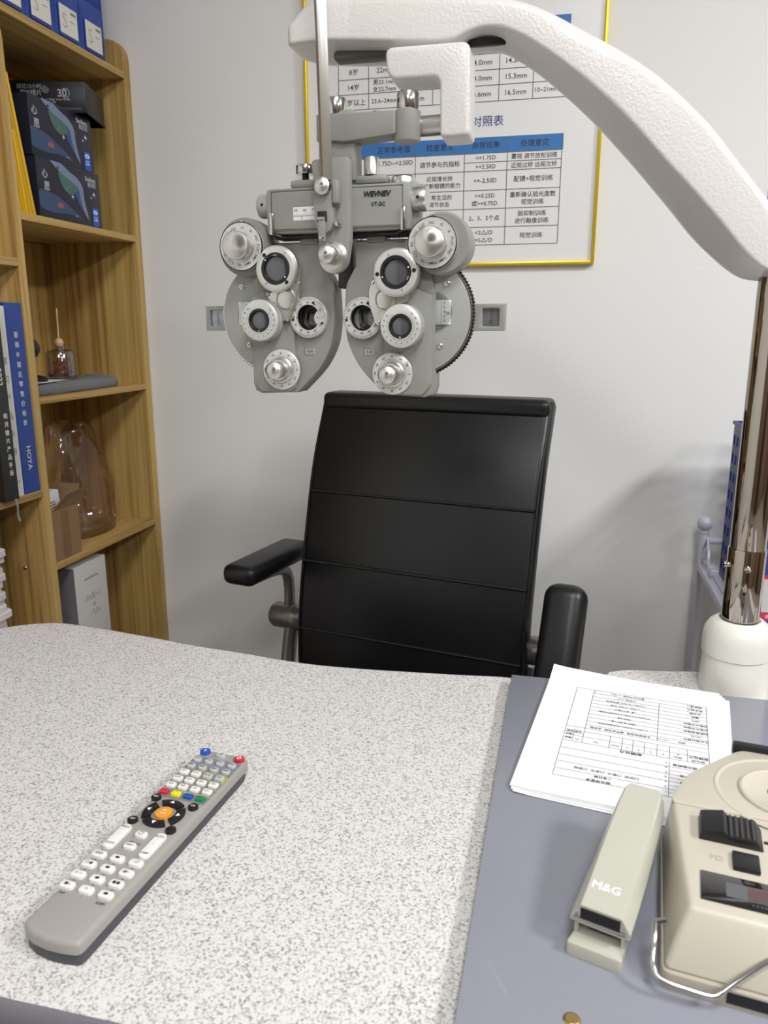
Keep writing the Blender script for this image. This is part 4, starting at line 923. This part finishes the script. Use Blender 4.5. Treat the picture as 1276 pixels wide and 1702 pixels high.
    MB().lathe([(0, -.0242), (.0107, -.0248)], S(ax, az, 0), 32).done('aperture_glass', M_GLASS, ph)
    ticks(INK1, 22.6, 25.2, 72, ax, az, 8.9, .32, long_every=6, extra=.8)
    for k, q in enumerate(('0', '30', '60', '90', '120', '150', '180', '30', '60', '90', '120', '150')):
        polar(INK1, q, 20.0, 90-k*30, ax, az, 8.9, 3.4)
    for a in (90, 270): INK1.poly([((math.sin(math.radians(a))*(15.5-q[0])+q[1]*0)*.001, q[1]*.001) for q in ((0, 0), (2.2, -1.2), (2.2, 1.2))], S(ax, az, 9.1))
    for a in (22, 112, 262): MB().lathe([(0, .001), (.0016, .0008), (.002, 0)], S(ax+21*math.sin(math.radians(a)), az+21*math.cos(math.radians(a)), 8.2), 12).done('ring_screw', M_BLK, ph)
    # cross cylinder carrier: two turrets and bridge plate
    t1 = (-82, 41.5) if s < 0 else (77.5, 33.5); t2 = (-106, -27) if s < 0 else (85, -35); bt = (-72.5, 1) if s < 0 else (62, 0)
    if s < 0: hp = [(-82, 50), (-52, 42), (-54, 14), (-57, 0), (-68, -24), (-79, -29), (-92, -10), (-100, 6), (-96, 10), (-90, 12)]
    else: hp = [(45, 26), (58, 24), (66, 14), (86, 13), (91, 8), (90, -3), (72, -9), (64, -20), (54, -34), (49, -33), (40, -6), (40, 12)]
    if s < 0: hp = hp[::-1]
    hp = fillet(mm(hp), .004)
    area = sum(hp[i][0]*hp[(i+1) % len(hp)][1]-hp[(i+1) % len(hp)][0]*hp[i][1] for i in range(len(hp)))
    if area < 0: hp = hp[::-1]
    MB().prism(hp, 0, .0055, .0012, S0(8)).done('bridge_plate', M_ALU2, ph)
    MB().lathe([(0, -.01), (.013, -.01), (.014, .0), (.0135, .002), (.0125, .0005), (.0118, .0015), (.0105, .0035), (.006, .0042), (0, .0042)], S(bt[0], bt[1], 13.5), 36).done('flip_button', M_ALU2, ph)
    for p in (((-55, 22), (-98, 8), (-71, -26)) if s < 0 else ((45, 22), (87, 7), (52, -30))): MB().lathe([(0, .0004), (.001, .0004), (.0012, .0014), (.0022, .001), (.0024, 0)], S(p[0], p[1], 13.5), 14).done('plate_screw', M_STEEL, ph)
    # turret 1: cross cylinder lens
    MB().lathe([(0, -.004), (.0275, -.004), (.029, .002), (.029, .008), (.0283, .009), (.029, .010), (.029, .0135), (.027, .0145), (0, .0145)], S(t1[0], t1[1], 6), 56).done('turret_body', M_ALU2, ph)
    MB().lathe([(.0197, 0), (.0199, .0028), (.0262, .0028), (.0272, .002), (.0274, -.001)], S(t1[0], t1[1], 20.5), 56).done('turret_face', M_SCALE, ph)
    MB().lathe([(.0150, -.001), (.0150, .0022), (.0158, .0038), (.0192, .0038), (.0198, .0022), (.0198, -.001)], S(t1[0], t1[1], 20.5), 48).done('lens_rim', M_BLK, ph)
    MB().lathe([(0, .0012), (.007, .0010), (.0150, .0)], S(t1[0], t1[1], 20.5), 40).done('lens', M_GLASSD, ph)
    aP = (35, -145) if s < 0 else (-22, 160)
    for a in aP: polar(INK1, 'P', 23.4, a, t1[0], t1[1], 23.5, 4)
    for a in ((-40, 140) if s < 0 else (85, 265)): 
        a = math.radians(a); MB().lathe([(0, .0006), (.001, .0006), (.0012, .0012), (.0022, .001), (.0026, 0)], S(t1[0]+23.4*math.sin(a), t1[1]+23.4*math.cos(a), 23.2), 14).done('face_screw', M_BLK, ph)
    wd = MB()
    for a in ((-50, 130) if s < 0 else (70, 250)): a = math.radians(a); wd.ring(0, .001, S(t1[0]+17.5*math.sin(a), t1[1]+17.5*math.cos(a), 24.5), 12)
    polar(wd, '±0.25', 17.5, 0 if s < 0 else 115, t1[0], t1[1], 24.5, 2.2)
    wd.ink('rim_dots', M_WINK, ph)
    # turret 2: rotary prism
    MB().lathe([(0, -.004), (.0255, -.004), (.0268, .002), (.0268, .012), (.0262, .0128), (.0268, .0136), (.0268, .0165), (.025, .0175), (0, .0175)], S(t2[0], t2[1], 7), 56).done('prism_body', M_PGREY2, ph)
    MB().lathe([(.0148, 0), (.0150, .0026), (.0248, .0026), (.0258, .0018), (.026, -.001)], S(t2[0], t2[1], 24.5), 56).done('prism_scale', M_SCALE, ph)
    MB().lathe([(.0112, -.001), (.0112, .002), (.0122, .0036), (.0142, .0036), (.0149, .0022), (.0149, -.001)], S(t2[0], t2[1], 24.5), 48).done('lens_rim', M_BLK, ph)
    MB().lathe([(0, .0012), (.006, .001), (.0112, .0)], S(t2[0], t2[1], 24.5), 40).done('lens', M_GLASSD, ph)
    ticks(INK1, 16.0, 18.2, 40, t2[0], t2[1], 27.3, .3, 50, 330, 5, -1.0)
    for k, q in enumerate(('20', '18', '15', '12', '9', '6', '3', '0', '3', '6', '9', '12', '15', '18', '20')): polar(INK1, q, 21.8, 50+k*19+(0 if s < 0 else -8), t2[0], t2[1], 27.3, 3.0)
    wd = MB(); wd.poly([(-.0011, -.0126), (.0011, -.0126), (0, -.0145)], S(t2[0], t2[1], 28.3)); wd.ink('index_mark', M_WINK, ph)
    # axis dial with two-step knob
    xx, xz = (-85, -95) if s < 0 else (69, -98)
    MB().lathe([(0, 0), (.0262, 0), (.0265, .0008), (.0265, .0028), (.0258, .0034), (0, .0034)], S(xx, xz, 5), 56).done('axis_dial', M_SCALE, ph)
    ticks(INK1, 17.0, 19.2, 72, xx, xz, 8.7, .3, long_every=3, extra=-.9)
    for k, q in enumerate(('0', '30', '60', '90', '120', '150', '180', '30', '60', '90', '120', '150')): polar(INK1, q, 22.9, 90-k*30, xx, xz, 8.7, 3.4)
    MB().lathe([(0, 0), (.0165, 0), (.0165, .001), (.0148, .002), (.0143, .0085), (.0135, .0095), (0, .0095)], S(xx, xz, 8.4), 44).done('axis_ring', M_ALU2, ph)
    turned('axis_knob', 11.4, 11.2, 17, xx, xz, 17.9)
    # cylinder power window
    rx = -47 if s < 0 else 36
    w_ = MB().prism(fillet(mm([(-7.5, -4.5), (7.5, -4.5), (7.5, 4.5), (-7.5, 4.5)]), .001), 0, .0009, .0003, S(rx, -69, 0)).done('cylinder_window', M_PGREY2, ph)
    MB().text('0.50' if s < 0 else '1.50', .0048, S(rx+1, -69, 1.1), .004).rect(-.007, -.0066, -.004, .004, S(rx, -69, 1.1)).rect(-.007, .007, .0036, .004, S(rx, -69, 1.1)).ink('window_numbers', M_INK, w_)
    # cornea sight block
    b = MB().holed(mm([(160, -41), (207, -41), (207, -6), (160, -6)]) if s > 0 else mm([(-207, -41), (-160, -41), (-160, -6), (-207, -6)]), [fillet(mm([(179, -35), (200, -35), (200, -12), (179, -12)] if s > 0 else [(-200, -35), (-179, -35), (-179, -12), (-200, -12)]), .002)], .014, .0015, S0(-21))
    b.done('sight_block', M_PGREY, ph)
    MB().box((s*189.5-11)*.001, (s*189.5+11)*.001, .018, .022, -.036, -.011).done('sight_window', mat('iridescent_glass', '8a8f94' if True else '', .12, metal=.6, coat=1, var=.5, vscale=120), ph)
    b = MB(); b.line((s*.1895, -.034), (s*.1895, -.013), .0004, S0(-17.8))
    for k in range(5): b.line((s*.1895-.0025, -.0155-k*.004), (s*.1895+.0025, -.0155-k*.004), .0004, S0(-17.8))
    b.ink('sight_scale', M_INK, ph)
    # hanger link to the rail
    MB().box((s*45-12)*.001, (s*45+12)*.001, .0, .02, .072, .094, .001).done('hanger_link', M_PGREY, ph)
    MB().box((s*86-3)*.001, (s*86+3)*.001, -.0225, -.0185, .085, .114, .0015).done('rail_clip', M_STEEL, ph)
    MB().tube([(s*.086, -.0205, .086), (s*.075, -.012, .0825), (s*.05, -.008, .084)], .0022, 8).done('rail_spring', M_BLK, ph)
    # side knobs for the pupil distance
    MB().lathe([(0, 0), (.0155, 0), (.0158, .001), (.0158, .0155), (.0148, .018), (0, .0185)], T(s*.0925, .001, .1255) @ RY(90*s), 40).done('distance_knob', M_ALU2 if s > 0 else M_PGREY2, ph)
    MB().lathe([(0, .0005), (.0017, .0005), (.002, 0)], T(s*.102, -.0148, .1255) @ FR, 12).done('set_screw', M_BLKM, ph)
INK1.ink('dial_lettering', M_INK, ph)

# rail housing
MB().box(-.0945, .0935, -.018, .022, .0865, .144, .003).done('rail_housing', M_PGREY, ph)
f_ = MB().holed(fillet(mm([(-86, 92), (84, 92), (84, 139.5), (-86, 139.5)]), .002), [mm([(-57, 103), (-26, 103), (-26, 119.5), (-57, 119.5)])], .002, .0008, S0(18.6)).done('face_panel', M_PGREY, ph)
b = MB(); b.tube([(-.087, -.0186, .091), (.085, -.0186, .091), (.085, -.0186, .1405), (-.087, -.0186, .1405)], .0009, 6, None, True); b.done('panel_groove', mat('groove_grey', '6f706a', .5), f_)
w_ = MB().box(-.0575, -.0255, -.0192, -.0185, .1025, .120).done('scale_window', M_PAPER, ph)
b = MB(); M = S0(19.4)
for k in range(15): b.line((U(-56+k*2.1), U(108.1)), (U(-56+k*2.1), U(112 if k % 5 == 2 else 110.1)), .0003, M)
b.line((U(-57), U(108.1)), (U(-26), U(108.1)), .0003, M); b.line((U(-46), U(103.5)), (U(-46), U(108.1)), .0005, M)
for q, x in (('50', -53.5), ('60', -41.5), ('70', -30)): b.text(q, .0048, M @ T(U(x), U(115.5), 0), .002)
b.ink('scale_numbers', M_INK, w_)
b = MB(); b.text('WEVNEV', .0085, S(53, 131, 20.2), .05, None, .22, .98); b.text('VT-5C', .0066, S(54.5, 118.5, 20.2), .03); b.ink('name_lettering', M_INK, ph)
MB().box(.062, .0985, -.002, .03, .087, .1475, .004).done('gear_housing', M_PGREY, ph)
MB().lathe([(0, 0), (.015, 0), (.015, .0075), (.0142, .0085), (0, .0085)], T(.077, .012, .1465), 40).done('level_vial', M_ALU2, ph)
MB().lathe([(0, .0085), (.0125, .0085), (.0128, .0095), (.0118, .0098), (0, .0094)], T(.077, .012, .1465), 36).done('vial_rim', M_BLK, ph)
MB().box(-.088, .088, -.010, .02, .081, .0875, .001).done('lower_rail', M_BLKM, ph)
MB().box(-.008, .010, .006, .034, .016, .088, .002).done('centre_link', mat('dark_grey_metal', '3a3a38', .45, metal=.5), ph)
# front column plate with nose rest knob
cp = [(-27.5, 174), (-21, 105), (-18, 46), (-13, 37), (-4, 33), (7, 34), (17, 44), (22, 75), (21.5, 150), (21, 176)]
MB().prism(fillet(mm(cp), .006), 0, .012, .0025, S0(20)).done('column_plate', M_PGREY, ph)
MB().lathe([(0, 0), (.0185, 0), (.0185, .0015), (.0155, .0025), (.0150, .007), (0, .007)], S(1, 53, 32), 40).done('knob_collar', M_ALU2, ph)
turned('nose_rest_knob', 11.5, 10.8, 20, 0, 55, 39)
# upright column and cross block
MB().box(-.025, .022, -.012, .018, .150, .236, .003).done('upright_column', M_PGREY, ph)
MB().prism(fillet(mm([(-25, 198), (0, 198), (8, 196), (75, 201), (75, 229), (-25, 231)]), .003), 0, .032, .002, S0(-14)).done('cross_block', M_PGREY, ph)
MB().lathe([(0, -.0205), (.0155, -.0205), (.0163, -.0185), (.0163, .0145), (.0125, .017), (0, .017)], T(.085, -.002, .2145), 40).done('swivel_clamp', M_PGREY, ph)
MB().lathe([(0, 0), (.0125, 0), (.0125, .07), (0, .07)], T(.088, .012, .2145) @ RY(90), 36).done('mounting_shaft', M_ALU2, ph)
MB().lathe([(0, 0), (.0132, 0), (.0142, .0012), (.0142, .003), (.0128, .0042), (.0142, .0052), (.0142, .0085), (.0135, .0095), (0, .0095)], T(.1505, .012, .2145) @ RY(90), 36).done('shaft_flange', M_ALU2, ph)
for x in (-5, 86):
    MB().lathe([(0, 0), (.0122, 0), (.0132, .003), (.0132, .0185), (.0122, .0202), (.009, .0195), (0, .0195)], T(x*.001, -.002, .2315), 40).done('clamp_knob', M_STEEL, ph)
    MB().lathe([(0, -.007), (.007, -.007), (.007, 0), (0, 0)], T(x*.001, -.002, .2315), 20).done('knob_stem', M_BLK, ph)
MB().lathe([(0, 0), (.0045, 0), (.0048, .004), (.003, .0055), (0, .0055)], T(.043, .004, .2295), 18).done('grease_cap', M_STEEL, ph)
# tilt screws on either side
MB().box(-.066, -.02, -.008, .012, .145, .156, .004).done('level_tab', M_PGREY, ph)
MB().lathe([(0, 0), (.011, 0), (.0118, .001), (.0118, .0105), (.011, .0115), (0, .0115)], T(-.047, -.001, .163), 32).done('level_screw', M_STEEL, ph)
MB().tube([(-.047, -.001, .156), (-.047, -.001, .164)], .0042, 12).done('screw_thread', M_BLKM, ph)
MB().box(.02, .062, -.010, .012, .1455, .157, .005).done('level_tab', M_PGREY, ph)
MB().lathe([(0, 0), (.0092, 0), (.0092, .021), (.0086, .0218), (0, .0218)], T(.040, -.001, .157), 32).done('level_pin', M_ALU2, ph)
MB().tube([(.040, -.001, .142), (.040, -.001, .146)], .006, 14).done('screw_thread', M_BLK, ph)
# near point rod and its clip
MB().prism(fillet(mm([(-20, 148), (-3, 154), (4, 146), (4, 95), (0, 85), (-7, 82), (-17, 87), (-20, 100)])[::-1], .003), 0, .011, .002, S0(32)).done('rod_clip', M_PGREY, ph)
MB().box(.005, .0125, -.046, -.034, .118, .146, .002).done('clip_lever', M_PGREY, ph)
MB().box(-.0135, -.0045, -.0465, -.0425, .072, .102, .001).done('hinge_tab', M_PGREY, ph)
MB().box(-.015, -.003, -.0445, -.042, .096, .109, .0005).done('hinge_gap', M_BLKM, ph)
MB().tube([(-.014, -.0462, .1005), (-.004, -.0462, .1005)], .0022, 10).done('hinge_pin', M_STEEL, ph)
MB().lathe([(0, .0008), (.0012, .0008), (.0014, .0016), (.0026, .0012), (.003, 0)], S(-9, 77, 46.5), 16).done('tab_screw', M_STEEL, ph)
MB().lathe([(0, .006), (.0028, .0055), (.0038, .003), (.0038, 0)], S(8.5, 94, 34), 16).done('side_screw', M_STEEL, ph)
turned('rod_knob', 10.4, 10.2, 7, -7, 139, 43.5, M_ALU, 5, None, False)
A = Vector((-.0025, -.0425, .146)); B = Vector((-.0125, -.0465, .62)); R_ = (B-A)
rod = MB(); d = R_.normalized(); q = d.to_track_quat('Z', 'Y').to_matrix().to_4x4(); ML = Matrix.Translation(A) @ q @ RZ(0)
# square rod turned a little so that two faces show
MR = Matrix.Translation(A) @ Matrix(((1, 0, d.x/d.z, 0), (0, 1, d.y/d.z, 0), (0, 0, 1, 0), (0, 0, 0, 1))) @ RZ(38)
rod.box(-.0058, .0058, -.0052, .0052, 0, .47, .0005, MR); ro = rod.done('near_point_rod', M_ALU2, ph)
b = MB(); MK = MR @ T(.0059, 0, 0) @ SD
for k, q_ in enumerate(('13', '14', '16', '18', '20', '22', '25', '30', '35', '40', '50', '60', '70')): 
    zz = .05+k*k*.0012+k*.012; b.rect(-.0042, -.0012, zz, zz+.0005, MK); b.text(q_, .0034, MK @ T(.0012, zz, 0), .002)
for k in range(34): b.rect(-.0042, -.002, .05+k*.004, .0503+k*.004, MK)
b.ink('rod_scale', M_INK, ro)

# the instrument's heights were read off at one scale; bring the whole figure to its true height
def _squash(o):
    for c in bpy.data.objects:
        if c.parent == o:
            if c.type == 'MESH': c.data.transform(Matrix.Diagonal((1, 1, ZS, 1)))
            _squash(c)
_squash(ph)
